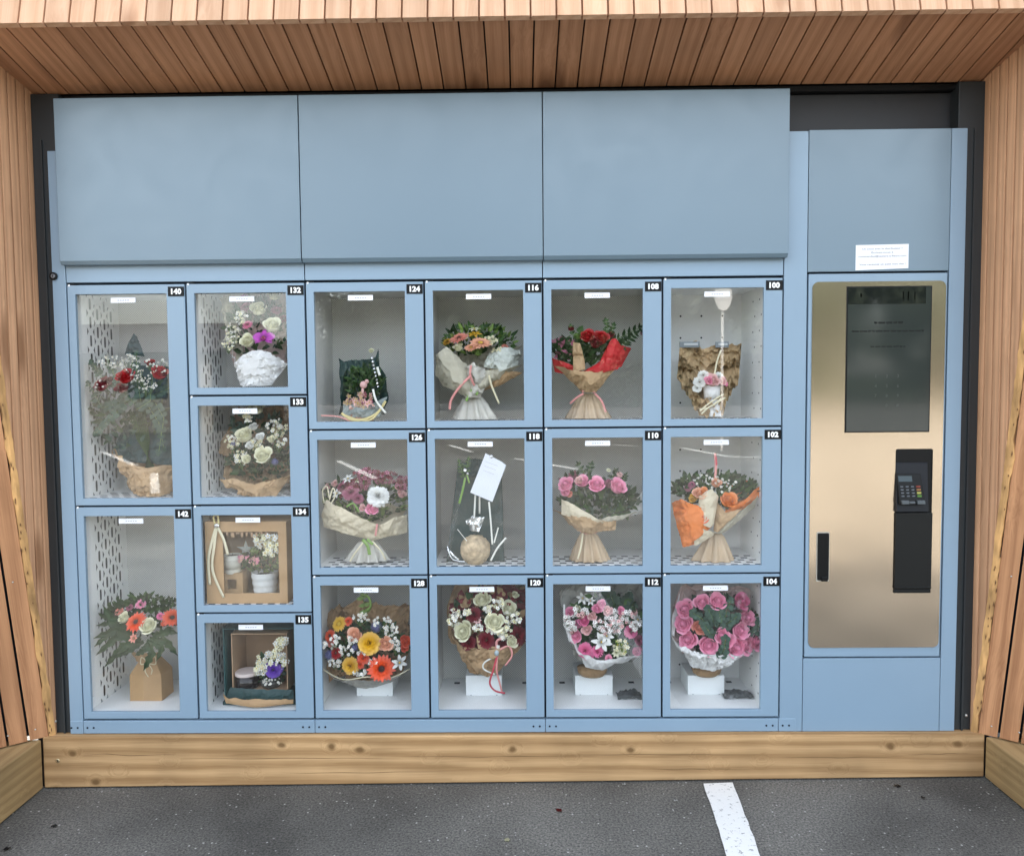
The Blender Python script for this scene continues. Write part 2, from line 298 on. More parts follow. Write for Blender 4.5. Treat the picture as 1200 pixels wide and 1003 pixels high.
# ================================================================== SETTING
def asphalt():
    m = bpy.data.materials.new('asphalt'); m.use_nodes = True; nt = m.node_tree; b = nt.nodes['Principled BSDF']; L = nt.links.new
    b.inputs['Roughness'].default_value = .85; b.inputs['Specular IOR Level'].default_value = .3
    tc = N(nt, 'ShaderNodeTexCoord'); v = tc.outputs['Object']
    n1 = N(nt, 'ShaderNodeTexNoise'); n1.inputs['Scale'].default_value = 145; n1.inputs['Detail'].default_value = 6; n1.inputs['Roughness'].default_value = .8; L(v, n1.inputs['Vector'])
    cr = N(nt, 'ShaderNodeValToRGB'); e = cr.color_ramp.elements; e[0].position = .36; e[0].color = (.030, .030, .028, 1); e[1].position = .64; e[1].color = (.205, .195, .172, 1); L(n1.outputs[0], cr.inputs[0])
    n2 = N(nt, 'ShaderNodeTexNoise'); n2.inputs['Scale'].default_value = 1.7; n2.inputs['Detail'].default_value = 5; L(v, n2.inputs['Vector'])
    mr = N(nt, 'ShaderNodeMapRange'); mr.inputs[1].default_value = .32; mr.inputs[2].default_value = .66; mr.inputs[3].default_value = .50; mr.inputs[4].default_value = 1.28; L(n2.outputs[0], mr.inputs[0])
    sc = N(nt, 'ShaderNodeVectorMath', operation='SCALE'); L(cr.outputs[0], sc.inputs[0]); L(mr.outputs[0], sc.inputs['Scale'])
    vo = N(nt, 'ShaderNodeTexVoronoi'); vo.inputs['Scale'].default_value = 80; L(v, vo.inputs['Vector'])
    lt = N(nt, 'ShaderNodeMapRange'); lt.inputs[1].default_value = .16; lt.inputs[2].default_value = .30; lt.inputs[3].default_value = 1; lt.inputs[4].default_value = 0; L(vo.outputs['Distance'], lt.inputs[0])
    sx = N(nt, 'ShaderNodeSeparateColor'); L(vo.outputs['Color'], sx.inputs[0])
    gt = N(nt, 'ShaderNodeMath', operation='GREATER_THAN'); gt.inputs[1].default_value = .86; L(sx.outputs[0], gt.inputs[0])
    mu = N(nt, 'ShaderNodeMath', operation='MULTIPLY'); L(lt.outputs[0], mu.inputs[0]); L(gt.outputs[0], mu.inputs[1])
    mu2 = N(nt, 'ShaderNodeMath', operation='MULTIPLY'); L(mu.outputs[0], mu2.inputs[0]); L(sx.outputs[1], mu2.inputs[1])
    mx = N(nt, 'ShaderNodeMix', data_type='RGBA'); L(mu2.outputs[0], mx.inputs[0]); L(sc.outputs[0], mx.inputs[6]); mx.inputs[7].default_value = (.46, .45, .42, 1)
    L(mx.outputs[2], b.inputs['Base Color'])
    bp = N(nt, 'ShaderNodeBump'); bp.inputs['Strength'].default_value = .8; bp.inputs['Distance'].default_value = .004; L(n1.outputs[0], bp.inputs['Height']); L(bp.outputs[0], b.inputs['Normal'])
    return m
def paint_mat():
    m = bpy.data.materials.new('worn_road_paint'); m.use_nodes = True; nt = m.node_tree; b = nt.nodes['Principled BSDF']; L = nt.links.new
    b.inputs['Roughness'].default_value = .7
    tc = N(nt, 'ShaderNodeTexCoord'); n1 = N(nt, 'ShaderNodeTexNoise'); n1.inputs['Scale'].default_value = 75; n1.inputs['Detail'].default_value = 6; n1.inputs['Roughness'].default_value = .7; L(tc.outputs['Object'], n1.inputs['Vector'])
    cr = N(nt, 'ShaderNodeValToRGB'); e = cr.color_ramp.elements; e[0].position = .33; e[0].color = (.10, .10, .095, 1); e[1].position = .42; e[1].color = (.72, .72, .69, 1); L(n1.outputs[0], cr.inputs[0]); L(cr.outputs[0], b.inputs['Base Color'])
    bp = N(nt, 'ShaderNodeBump'); bp.inputs['Strength'].default_value = .6; bp.inputs['Distance'].default_value = .003; L(n1.outputs[0], bp.inputs['Height']); L(bp.outputs[0], b.inputs['Normal'])
    return m
ASPH = asphalt(); PAINT = paint_mat()
TILT = .0095
def gz(x): return TILT*x
mb = MB(); mb.add([(-150,-150,0),(150,-150,0),(150,150,0),(-150,150,0)], [(0,1,2,3)]); g_ = tag(mb.build('asphalt_ground', ASPH), 'dark speckled asphalt of the car park', None, kind='structure'); g_.rotation_euler.y = -TILT
def stripe(pts_l, pts_r, name='painted_line', label=None, jag=.0022):
    mb = MB(); n = 60; vs = []
    for i in range(n+1):
        t = i/n; l = Vector(pts_l[0]).lerp(Vector(pts_l[1]), t); r = Vector(pts_r[0]).lerp(Vector(pts_r[1]), t)
        d = (r-l).normalized()
        l = l - d*random.uniform(-jag, jag); r = r + d*random.uniform(-jag, jag)
        vs += [(l.x, l.y, .004+gz(l.x)), (r.x, r.y, .004+gz(r.x))]
    mb.grid(vs, 2, n+1); o = mb.build(name, PAINT); tag(o, label, kind='structure'); return o
def gpt(px, py):     # point of the ground seen at a pixel
    d = RM.T @ np.array([(px-CX)/F, (py-CY)/F, 1.0]); k = -EYE/d[2]; return Vector((d[0]*k, -DIST + d[1]*k, 0))
a0, a1, b0, b1 = gpt(824, 921), gpt(851, 1003), gpt(859, 920), gpt(890, 1003)
a1 = a0 + (a1-a0)*6; b1 = b0 + (b1-b0)*6
stripe((a0, a1), (b0, b1), label='worn white painted parking line on the asphalt')
# lot behind the viewer, seen mirrored in the glass: worn bay lines
for a, b in (((-3.5,-11.7),(-2.2,-8.7)), ((-9.9,-15.0),(-7.3,-11.5)), ((-1.7,-15.3),(-1.05,-13.2)), ((-.1,-11.5),(.9,-9.5)), ((1.6,-14.9),(3.1,-13.5)), ((3.4,-13.4),(3.8,-11.2)), ((3.8,-11.2),(5.4,-10.3)), ((-6.2,-10.0),(-4.9,-7.4)), ((7.4,-13.0),(9.2,-9.6)), ((9.9,-17.5),(13.5,-15.5)), ((-14,-27.5),(-9,-27.9))):
    d = Vector((b[0]-a[0], b[1]-a[1], 0)).normalized(); n_ = Vector((-d.y, d.x, 0))*.06; A_, B_ = Vector((*a, 0)), Vector((*b, 0))
    stripe((A_-n_, B_-n_), (A_+n_, B_+n_), label='white bay line across the car park behind the viewer', jag=.01)

# ================================================================== TIMBER SURROUND
JL, JR, ZB, ZT = -1.577, 1.488, EYE - 1.146, EYE + 1.046
DTOP = .28; ZBACK = EYE + .977; SPL = .12; PITCH = .0718
ps = thing('timber_surround', (0, 0, 0), 'flared larch clad timber frame around the blue flower lockers', 'wooden surround', None)
def dz(z): return DTOP * (z - ZB) / (ZT - ZB)
# soffit boards: shared mesh, local Y along the board
LEN = math.hypot(DTOP, ZT - ZBACK) ; ang = math.atan2(ZT - ZBACK, DTOP)
bm = MB(); w = PITCH - .005
bm.prism([(-w/2, 0, .0), (w/2, 0, 0), (w/2-.002, 0, -.0), (w/2, 0, .018), (-w/2, 0, .018)][0:2] + [(w/2, 0, .018), (-w/2, 0, .018)], (0, -LEN, 0))
soff_me = bm.mesh('soffit_board', SOFF)
fb = MB(); FH = .42; t_ = dz(ZT + .3) / 1
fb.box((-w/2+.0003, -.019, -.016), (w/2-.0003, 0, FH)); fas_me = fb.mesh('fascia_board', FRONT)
tilt = math.atan2(DTOP, ZT - ZB)
nb = int((JR - JL + 2*SPL*DTOP) / PITCH) + 1
x0 = -1.640
for i in range(46):
    x = x0 + i*PITCH
    if x - w/2 > JR + .10: break
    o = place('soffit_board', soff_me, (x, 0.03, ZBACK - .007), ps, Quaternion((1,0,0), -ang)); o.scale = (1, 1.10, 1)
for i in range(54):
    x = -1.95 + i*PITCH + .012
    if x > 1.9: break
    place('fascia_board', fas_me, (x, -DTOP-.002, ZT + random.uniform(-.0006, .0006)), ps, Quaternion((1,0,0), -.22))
mb = MB(); mb.box((-1.95, -.009, -.012), (1.9, -.002, FH-.01)); mb.build('fascia_batten', mat('brown_batten_wood', (.30, .15, .075), .8), None, loc=(0,0,0)); o = bpy.data.objects['fascia_batten']; o.parent = ps; o.location = (0, -DTOP-.002, ZT); o.rotation_mode = 'QUATERNION'; o.rotation_quaternion = Quaternion((1,0,0), -.22)  # plain brown wood backing seen through the gaps between fascia boards
# dark void behind the gaps, roof and body
mb = MB()
mb.hexa([(-1.9, -DTOP+.005, ZT+.024), (1.9, -DTOP+.005, ZT+.024), (1.9, .6, ZBACK+.03), (-1.9, .6, ZBACK+.03), (-1.9, -DTOP+.005, ZT+.40), (1.9, -DTOP+.005, ZT+.40), (1.9, .6, ZT+.40), (-1.9, .6, ZT+.40)])
mb.build('roof_core', BLACKFRAME2, ps)
mb = MB(); mb.box((-1.9, .45, -.04), (1.9, .6, ZBACK+.03)); mb.build('rear_wall', BLACKFRAME2, ps)
for sgn, J in ((-1, JL), (1, JR)):
    # reveal: vertical boards between the black frame and the slanting fold
    k = 0
    edges = [-.030, .012, .047, .082, .117, .152, .187, .222, .257, .30]
    for a, b in zip(edges[:-1], edges[1:]):
        a2, b2 = a + .0032, b - .0032
        def zlow(d): return ZB - .012 if d <= 0 else ZB + (ZT - ZB) * d / DTOP
        def ztop(d): return ZBACK + (ZT - ZBACK) * d / DTOP + .012
        def X(d): return J + sgn * SPL * max(d, 0)
        bb = min(b2, DTOP + .01)
        pl = [(X(a2), -a2, zlow(a2)), (X(bb), -bb, min(zlow(bb), ztop(bb))), (X(bb), -bb, ztop(bb)), (X(a2), -a2, ztop(a2))]
        if a2 < 0: pl = [(X(a2), -a2, ZB-.012), (X(0), 0, ZB-.012), (X(bb), -bb, zlow(bb)), (X(bb), -bb, ztop(bb)), (X(a2), -a2, ztop(a2))]
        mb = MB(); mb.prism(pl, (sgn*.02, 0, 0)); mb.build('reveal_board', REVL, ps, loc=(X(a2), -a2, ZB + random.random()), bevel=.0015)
    # wing: boards parallel to the fold, running back and out at 45 degrees at the foot
    Fb = Vector((J, 0, ZB)); Ft = Vector((J + sgn*SPL*DTOP, -DTOP, ZT)); fd = (Ft - Fb).normalized(); e = Vector((sgn*.80, -.60, 0)).normalized()
    nrm = fd.cross(e).normalized(); 
    if nrm.y > 0: nrm = -nrm
    up_ = fd; rt = up_.cross(-nrm); Lb = (Ft - Fb).length * 1.02
    for j in range(10):
        s0, s1 = .018 + j*PITCH*.8, .018 + (j+1)*PITCH*.8 - .007
        if j == 0: s0 = .017
        b_ = MB()
        q0, q1 = Fb + e*s0, Fb + e*s1
        ln = Lb*1.16
        for (u0, u1, dep) in ((0, 1, 0),):
            P = [q0, q1, q1 - nrm*.02, q0 - nrm*.02]; b_.hexa(P + [p + fd*ln for p in P])
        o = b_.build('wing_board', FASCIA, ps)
        # own axes: grain along the fold
        Rm = Matrix((e - fd*e.dot(fd), nrm, fd)); Rm[0].normalize(); R3 = Matrix((Rm[0], Rm[2].cross(Rm[0]), Rm[2])).transposed()
        me = o.data; q = R3.to_quaternion(); inv = q.inverted()
        for v in me.vertices: v.co = inv @ (v.co - (q0))
        o.rotation_mode = 'QUATERNION'; o.rotation_quaternion = q; o.location = q0; 
    # split raw edge down the fold
    mb = MB(); n = 110; vs = []
    for i in range(n+1):
        t = i/n; p = Fb.lerp(Ft, t); j1 = .004*nz(i*.31, sgn*3, 0) + .003*nz(i*1.3, 7, sgn); j2 = .007*nz(i*.23, 9, sgn) + .004*nz(i*1.7, 1, sgn)
        vs += [p + e*(-.004+j1) + nrm*.001 - Vector((sgn*.001,0,0)), p + e*(.005) + nrm*(.005 + .004*nz(i*.9, 4, 4)), p + e*(.0145+1.3*j2) + nrm*.0035, p + e*(.017+1.2*j2) - nrm*.006]
    mb.grid(vs, 4, n+1)
    for i in range(46):
        p = Fb.lerp(Ft, random.random()) + e*random.uniform(.003, .017) + nrm*.0065; l = random.uniform(.006, .02)
        mb.prism([p, p + e*.002 + fd*l*.5, p + fd*l, p - e*.0012 + fd*l*.5], -nrm*.004, 1)
    mb.build('split_corner_edge', [RAW, CHIP], ps)
    # void behind the wing
    mb = MB(); P = [Fb + e*.0 - nrm*.024 + Vector((sgn*.002, .02, 0)), Fb + e*.60 - nrm*.024, Fb + e*.60 + Vector((0, .25, 0)), Fb + Vector((sgn*.06, .6, 0))]
    mb.hexa(P + [p + fd*Lb*1.16 for p in P[:2]] + [Vector((P[2].x, .25, ZT+.3)), Vector((P[3].x, .6, ZT+.3))]); mb.build('wing_core', SEAM, ps)
    mb = MB(); mb.box((J + sgn*.021, .6, -.04), (J + sgn*.055, 0.0, ZT)); mb.build('side_wall', BLACKFRAME2, ps)
    # side beam on the ground, running towards the viewer
    bx = J + sgn*.030
    mb = MB(); mb.box((bx, -.021, .005+gz(bx)), (bx + sgn*.13, -.62, ZB-.006)); mb.build('base_beam', BEAMY, ps, loc=(bx, -.3 + sgn*.07, .1), bevel=.005)
    # cladding screws
    mb = MB()
    for s in (.05, .125, .2):
        for h in (.035, .55, 1.1, 1.65):
            p = Fb + e*s + fd*h + nrm*.001; mb.ball(p, .0028, 8)
    mb.build('cladding_screws', mat('zinc', (.6,.58,.52), .35, .8), ps)
mb = MB(); l_, r_ = JL-.028, JR+.029; mb.hexa([(l_,-.02,gz(l_)+.005), (r_,-.02,gz(r_)+.005), (r_,.12,gz(r_)+.005), (l_,.12,gz(l_)+.005), (l_,-.02,ZB+.001), (r_,-.02,ZB+.001), (r_,.12,ZB+.001), (l_,.12,ZB+.001)]); mb.build('base_beam', BEAM, ps, loc=(.13, 0, .1), bevel=.004)
rr_ = random.Random(5)
for (px0, px1, py) in ((95, 210, 884), (215, 470, 888), (470, 700, 886), (640, 900, 884), (905, 1060, 887), (1060, 1150, 883), (330, 520, 905), (760, 880, 901)):
    n = 26; vs = []
    for i in range(n+1):
        t = i/n; p = W(px0+(px1-px0)*t, py, -.0206); dzc = .005*nz(px0*.1+t*4, py*.3, 1); hw = (.0009+.0007*nz(t*9, px0, 2))*math.sin(math.pi*t)+.0001; vs += [(p.x, -.0204, p.z+dzc-hw), (p.x, -.0204, p.z+dzc+hw)]
    mb = MB(); mb.grid(vs, 2, n+1); mb.build('beam_crack', CRK, ps)
mb = MB(); mb.ball(W(67.5, 891, -.021), .007, 10, sc=(1,.4,1)); mb.ball(W(67.5, 891, -.025), .003, 8, 1, sc=(1,.4,1)); mb.build('coach_screw', [mat('brass_screw', (.62,.50,.30), .35, .7), BLACK], ps)

# ================================================================== BLACK FRAME
fr = thing('opening_frame', (0, .05, ZB), 'anthracite metal frame lining the timber opening around the lockers', 'metal frame')
for sgn, J, xa in ((-1, JL, -1.505), (1, JR, 1.425)):
    mb = MB(); mb.box((J, .012, ZB+.0015), (xa - sgn*.02, .20, ZBACK-.012)); mb.build('frame_post', BLACKFRAME, fr, bevel=.002)
    mb = MB(); mb.box((J - sgn*.028, .006, ZB+.0015), (J - sgn*.034, .0115, ZBACK-.16)); mb.build('frame_bead', BLACKFRAME, fr)
mb = MB(); mb.box((JL, .035, ZBACK-.011), (JR, .2, ZBACK-.028)); mb.build('frame_head', BLACK, fr)
HP0, HP1 = W(928, 90, .06), W(1150, 150, .06)
mb = MB(); mb.box((HP0.x-.05, .06, ZBACK-.03), (JR-.075, .075, EYE+.80)); mb.build('head_panel', BLACKFRAME2, fr)
for q in ((1132, 838), (65, 845)): mb = MB(); mb.ball(W(*q, .01), .005, 8); mb.build('frame_screw', mat('zinc', (.6,.58,.52)), fr)

# ================================================================== LOCKER BANK
CXS = [-1.477, -1.087, -.697, -.310, .074, .461, .850]
R0, R1, R2, R3 = EYE+.353, EYE-.128, EYE-.611, EYE-1.095
lk = thing('flower_locker_bank', (-.31, .1, ZB), 'wide blue flower locker bank with fourteen glazed numbered doors', 'locker bank')
DEPTH = .285
zcol1 = [R0, W(290, 463.3).z, W(290, 591.8).z, W(290, 718.2).z, R3]
zmid0 = W(150, 593).z
CELLS = [('140', 0, R0, zmid0), ('142', 0, zmid0, R3), ('132', 1, zcol1[0], zcol1[1]), ('133', 1, zcol1[1], zcol1[2]), ('134', 1, zcol1[2], zcol1[3]), ('135', 1, zcol1[3], zcol1[4])]
for c, nums in ((2, ('124', '126', '128')), (3, ('116', '118', '120')), (4, ('108', '110', '112')), (5, ('100', '102', '104'))):
    for n_, a, b in zip(nums, (R0, R1, R2), (R1, R2, R3)): CELLS.append((n_, c, a, b))
OPEN = {}
G = .0032
LTXT = mat('label_smudge', (.45,.45,.5), .8)
for num, c, zt, zb in CELLS:
    xa, xb = CXS[c], CXS[c+1]
    cell = place('compartment', None, ((xa+xb)/2, DEPTH/2, zb), lk)
    ox0, ox1, oz0, oz1 = xa + .028, xb - .063, zb + .026, zt - .033
    OPEN[num] = (ox0, ox1, oz0, oz1)
    last = c == 5
    wx0, wx1 = xa + .014, xb - .016
    if c == 5: wx1 = xb - .050
    flo, cei = oz0 - .003, oz1 + .012
    row_bottom = abs(zb - R3) < .01
    wallm = WHITE if c in (0, 1, 5) else GREYIN
    # back
    mb = MB(); mb.box((wx0, DEPTH, flo), (wx1, DEPTH+.012, cei)); mb.build('back_panel', (WHITE if c == 5 else PERF), cell)
    if c == 5:
        mb = MB()
        for ix in range(5):
            for iz in range(6):
                p = (wx0+.03+ix*.075, DEPTH-.0005, flo+.05+iz*.078); mb.lathe(p, [(.0035, 0), (.0035, .0003)], 8, axis='Y')
        for iy in range(2):
            for iz in range(9):
                q = flo+.03+iz*.052; mb.box((wx1-.0006, .06+iy*.07+(iz%2)*.02, q), (wx1-.0002, .066+iy*.07+(iz%2)*.02, q+.005))
        mb.build('panel_holes', SEAM, cell)
    # ceiling, floor
    mb = MB(); mb.box((wx0, .012, cei), (wx1, DEPTH, cei+.006)); mb.build('compartment_ceiling', wallm, cell)
    mb = MB()
    mb.box((wx0, .012, flo-.008), (wx1, DEPTH, flo))
    fl = mb.build('shelf_floor', WHITE, cell)
    if not row_bottom or c > 1:
        mb = MB(); 
        if row_bottom:
            for xx in (wx0+.045, wx1-.06): mb.box((xx, DEPTH-.05, flo), (xx+.02, DEPTH-.035, flo+.0008))
        else:
            for iy in range(5):
                for ix in range(9):
                    xx = wx0 + .02 + ix*.04 + (iy % 2)*.02
                    if xx + .022 < wx1: mb.box((xx, .022+iy*.032, flo), (xx+.022, .032+iy*.032, flo+.0008))
        mb.build('shelf_slots', SEAM, cell)
    # right wall
    mb = MB(); mb.box((wx1, .012, flo), (wx1+.004, DEPTH, cei)); mb.build('side_panel', wallm, cell)
    # left wall with punched slots
    if c <= 1:
        mb = MB(); y0, y1 = .085, DEPTH-.03; mb.box((wx0-.003, y1, flo), (wx0, DEPTH, cei))
        mb.box((wx0-.003, .012, flo), (wx0, y0, cei))
        cw, ch = .034, .062; ncol = int((y1-y0)/cw); nrow = int((cei-flo)/ch)
        cw = (y1-y0)/ncol; ch = (cei-flo)/nrow
        for i in range(ncol):
            for j in range(-1, nrow):
                zo = flo + j*ch + (ch/2 if i % 2 else 0); yo = y0 + i*cw
                if i % 2 == 0 and j < 0: continue
                za, zb2 = max(zo, flo), min(zo+ch, cei)
                if zb2 - za < ch*.9:
                    mb.add([(wx0, yo, za), (wx0, yo+cw, za), (wx0, yo+cw, zb2), (wx0, yo, zb2)], [(0,1,2,3)]); continue
                cyy, czz = yo+cw/2, (za+zb2)/2; rr = .0058; hh = .0135
                inner = []; outer = []
                for k in range(12):
                    t = 2*math.pi*k/12; a = math.cos(t)*rr; b = math.sin(t)*rr + (hh if math.sin(t) > 1e-6 else (-hh if math.sin(t) < -1e-6 else 0))
                    inner.append((wx0, cyy+a, czz+b))
                    mxx = max(abs(math.cos(t)), abs(math.sin(t))); outer.append((wx0, cyy+math.cos(t)/mxx*cw/2, czz+math.sin(t)/mxx*(zb2-za)/2))
                mb.add(inner+outer, [(k, (k+1) % 12, 12+(k+1) % 12, 12+k) for k in range(12)])
        mb.build('perforated_side_panel', WHITE, cell)
        mb = MB(); mb.box((wx0-.012, .012, flo), (wx0-.010, DEPTH, cei)); mb.build('void_behind_panel', mat('dim_void', (.06,.065,.07), .8), cell)
    else:
        mb = MB(); mb.box((wx0-.004, .012, flo), (wx0, DEPTH, cei)); mb.build('side_panel', wallm, cell)
    # rivets on the front lip of the left wall
    mb = MB(); k = flo + .04
    while k < cei - .03: mb.ball((wx0+.001, .035, k), .003, 6); k += .055
    mb.build('rivets', mat('bright_rivet', (.9,.9,.9), .3), cell)
    # door
    d = place('locker_door', None, ((xa+xb)/2, 0, (zt+zb)/2), lk)
    mb = MB(); X0, X1, Z0, Z1 = xa+G, xb-G, zb+G, zt-G
    T = .012
    mb.box((X0, 0, Z0), (ox0, T, Z1)); mb.box((ox1, 0, Z0), (X1, T, Z1)); mb.box((ox0, 0, Z0), (ox1, T, oz0)); mb.box((ox0, 0, oz1), (ox1, T, Z1))
    # frame as one continuous ring
    mb = MB(); ring = [(X0, Z0), (X1, Z0), (X1, Z1), (X0, Z1)]; inn = [(ox0, oz0), (ox1, oz0), (ox1, oz1), (ox0, oz1)]
    vs = [(x, 0, z) for x, z in ring] + [(x, 0, z) for x, z in inn] + [(x, T, z) for x, z in ring] + [(x, T, z) for x, z in inn]
    fs = []
    for i in range(4):
        j = (i+1) % 4; fs += [(i, j, 4+j, 4+i), (8+j, 8+i, 12+i, 12+j), (8+i, 8+j, j, i), (4+i, 4+j, 12+j, 12+i)]
    mb.add(vs, fs); mb.build('door_frame', BLUE, d, bevel=.0012)
    mb = MB(); mb.add([(ox0-.004, .0125, oz0-.004), (ox1+.004, .0125, oz0-.004), (ox1+.004, .0125, oz1+.004), (ox0-.004, .0125, oz1+.004)], [(0,1,2,3)])
    mb.box((ox0-.004, .0128, oz0-.004), (ox1+.004, .0165, oz1+.004)); mb.v = mb.v[4:]; mb.f = [tuple(i-4 for i in f) for f in mb.f[1:]]; mb.mi = mb.mi[1:]
    mb.build('glass_pane', GLASS, d)
    # number plate at the top right corner
    mb = MB(); px0, px1, pz1 = X1 - .0535, X1 - .001, Z1 - .008; pz0 = pz1 - .031
    if c == 1 and zt != R0: pz1 += .004; pz0 += .004
    mb.box((px0, -.0016, pz0), (px1, 0.0, pz1)); text_mb(mb, num, ((px0+px1)/2+.001, -.0021, (pz0+pz1)/2), .0235, 1, off=.0012, width=.034)
    mb.build('number_plate', [BLACK, WT], d)
    # price label behind the glass
    cx_ = ox0 + (ox1-ox0)*.505; mb = MB(); mb.box((cx_-.041, .0115, oz1-.010), (cx_+.041, .0123, oz1-.027))
    for q in range(5): mb.box((cx_-.018+q*.008, .0110, oz1-.0205), (cx_-.013+q*.008, .0113, oz1-.0175), 1)
    mb.build('price_label', [PAPERW, LTXT], d)
    mb = MB(); mb.ball((X0+.006, .002, Z1-.001), .0042, 8); mb.box((X0+.002, .001, Z1), (X0+.024, .004, Z1+.0045), 1); mb.build('hinge_pin', [WT, BLACK], d)

# carcass: posts, top rail, bottom rail, dividers sit just behind the door faces
mb = MB(); LX = W(53, 300).x
zT_ = EYE + .80
mb.box((-1.522, 0, ZB+.002), (CXS[0]-.001, .25, zT_-.02)); mb.build('left_post', BLUE, lk, bevel=.002)
mb = MB()
for x in CXS: mb.box((x-.008, .012, R3), (x+.008, .02, R0)) 
mb.box((CXS[0], .0205, R3-.004), (CXS[-1], .024, R3+.02)); mb.box((CXS[0], .0205, R0-.02), (CXS[-1], .024, R0+.01))
for num, c, zt, zb in CELLS: mb.box((CXS[c]+.009, .0125, zb-.012), (CXS[c+1]-.009, .020, zb+.012))
mb.build('divider_gaps', SEAM, lk)
tr = [CXS[0], CXS[2], CXS[4], CXS[6]]
for a, b in zip(tr[:-1], tr[1:]):
    mb = MB(); mb.box((a+.0015, .0, R0+.005), (b-.0015, .02, EYE+.46)); mb.build('top_rail', BLUE, lk, bevel=.0012)
bs = [-1.522, CXS[0], CXS[2], CXS[4], CXS[6]-.003, .905]
for a, b in zip(bs[:-1], bs[1:]):
    mb = MB(); mb.box((a+.0008, -.001, ZB+.004), (b-.0008, .02, R3-.004)); mb.build('bottom_rail', BLUE, lk, bevel=.0012)
mb = MB()
for x in bs[1:5]:
    for dx in (-.040, -.019, .014, .035): mb.lathe((x+dx, -.0022, EYE-1.122), [(.0034, 0), (.0034, .001)], 8, axis='Y')
for dx in (): pass
mb.build('rail_holes', SEAM, lk)
# outer shell behind everything keeps daylight out
mb = MB(); mb.box((-1.52, DEPTH+.02, ZB), (1.43, DEPTH+.03, EYE+.8)); mb.build('cabinet_back', SEAM, lk)
mb = MB(); mb.box((-1.5, .03, EYE+.45), (.86, DEPTH+.02, EYE+.46)); mb.box((-1.5, .03, R3-.02), (1.42, DEPTH+.02, R3-.028)); mb.build('cabinet_shell', SEAM, lk)
# cover panels proud of the doors
cov = [((62,118),(348,113.5),(353,308),(70,311)), ((349.5,113.5),(635,107),(636,304.5),(354.5,308)), ((637,107),(927,102),(923,300),(637.5,304.5))]
zt_c, zb_c = EYE+.934, EYE+.411
xs_c = [(W(a[0][0], a[0][1], -.03).x*.5+W(a[3][0], a[3][1], -.03).x*.5, W(a[1][0], a[1][1], -.03).x*.5+W(a[2][0], a[2][1], -.03).x*.5) for a in cov]
for i, (xa, xb) in enumerate(xs_c):
    if i: xa = xs_c[i-1][1] + .003
    mb = MB(); mb.prism([(xa, -.03, zt_c), (xa, -.03, zb_c+.012), (xa, -.022, zb_c), (xa, .03, zb_c), (xa, .03, zt_c)], (xb-xa, 0, 0)); mb.build('cover_panel', BLUE2, lk, bevel=.0015)
# round lock on the left post
mb = MB(); c_ = W(63.5, 324, 0); mb.lathe((c_.x, -.006, c_.z), [(.010, .006), (.013, .004), (.013, 0), (.009, -.001)], 20, axis='Y'); mb.lathe((c_.x, -.0085, c_.z), [(.0075, .002), (.006, 0)], 16, 1, axis='Y'); mb.box((c_.x-.001, -.0092, c_.z-.004), (c_.x+.001, -.0084, c_.z+.004), 0)
mb.build('key_lock', [BLACK, mat('lock_grey', (.25,.27,.3), .3, .8)], lk)

# ================================================================== PAYMENT KIOSK
kx0, kx1, kxe = .926, 1.377, 1.428
ks = thing('payment_kiosk', (1.15, .1, ZB), 'blue payment kiosk with gold toned steel plate, screen and card reader', 'payment kiosk')
zk_t, zk_m, zk_b = EYE+.857, EYE+.372, EYE-.888
zk_t = W(1040, 151.5).z; zk_m = W(1030, 319.5).z; zk_b = W(1020, 770).z
mb = MB(); mb.box((CXS[6]+.0015, 0, ZB+.003), (kx0-.001, .03, W(935,154).z)); mb.build('left_stile', BLUE, ks, bevel=.0012)
mb = MB(); mb.box((kx1+.002, 0, ZB+.003), (kxe, .2, zk_t)); mb.build('right_stile', BLUE, ks, bevel=.0012)
mb = MB(); mb.box((kx0+.001, -.0005, zk_m+.004), (kx1, .02, zk_t)); mb.build('upper_panel', BLUE2, ks, bevel=.0012)
mb = MB(); mb.box((kx0+.001, -.0005, ZB+.003), (kx1, .02, zk_b-.003)); mb.build('lower_panel', BLUE, ks, bevel=.0012)
mb = MB(); mb.box((kx0-.003, .0215, ZB+.003), (kx1+.006, .03, zk_t-.002)); mb.build('kiosk_core', SEAM, ks)
mb = MB(); mb.box((CXS[6]+.002, .035, ZB), (kxe-.001, .26, zk_t-.004)); mb.build('kiosk_body', BLUE, ks)
# door with steel plate
dr = place('kiosk_door', None, (1.15, 0, (zk_m+zk_b)/2), ks)
kd = [(kx0+.004, zk_b+.003), (kx1-.004, zk_m-.003)]
pa, pb = W(950, 331), W(1109, 329); pc = W(948, 758); pd = W(1098, 758)
sx0, sx1 = (pa.x+pc.x)/2, (pb.x+pd.x)/2; sz1, sz0 = (pa.z+pb.z)/2, (pc.z+pd.z)/2
mb = MB(); mb.box((kd[0][0], -.002, kd[0][1]), (kd[1][0], .018, kd[1][1])); mb.build('door_frame', BLUE, dr, bevel=.0015)
def rrect(x0, z0, x1, z1, r, n=6):
    out = []
    for cx_, cz_, a0 in ((x1-r, z1-r, 0), (x0+r, z1-r, 90), (x0+r, z0+r, 180), (x1-r, z0+r, 270)):
        for k in range(n+1):
            t = math.radians(a0 + 90*k/n); out.append((cx_ + r*math.cos(t), cz_ + r*math.sin(t)))
    return out
ra, rb = W(1047, 526), W(1091, 694); rx0, rx1, rz1, rz0 = W(1047.5,600).x, W(1091,600).x, ra.z, rb.z
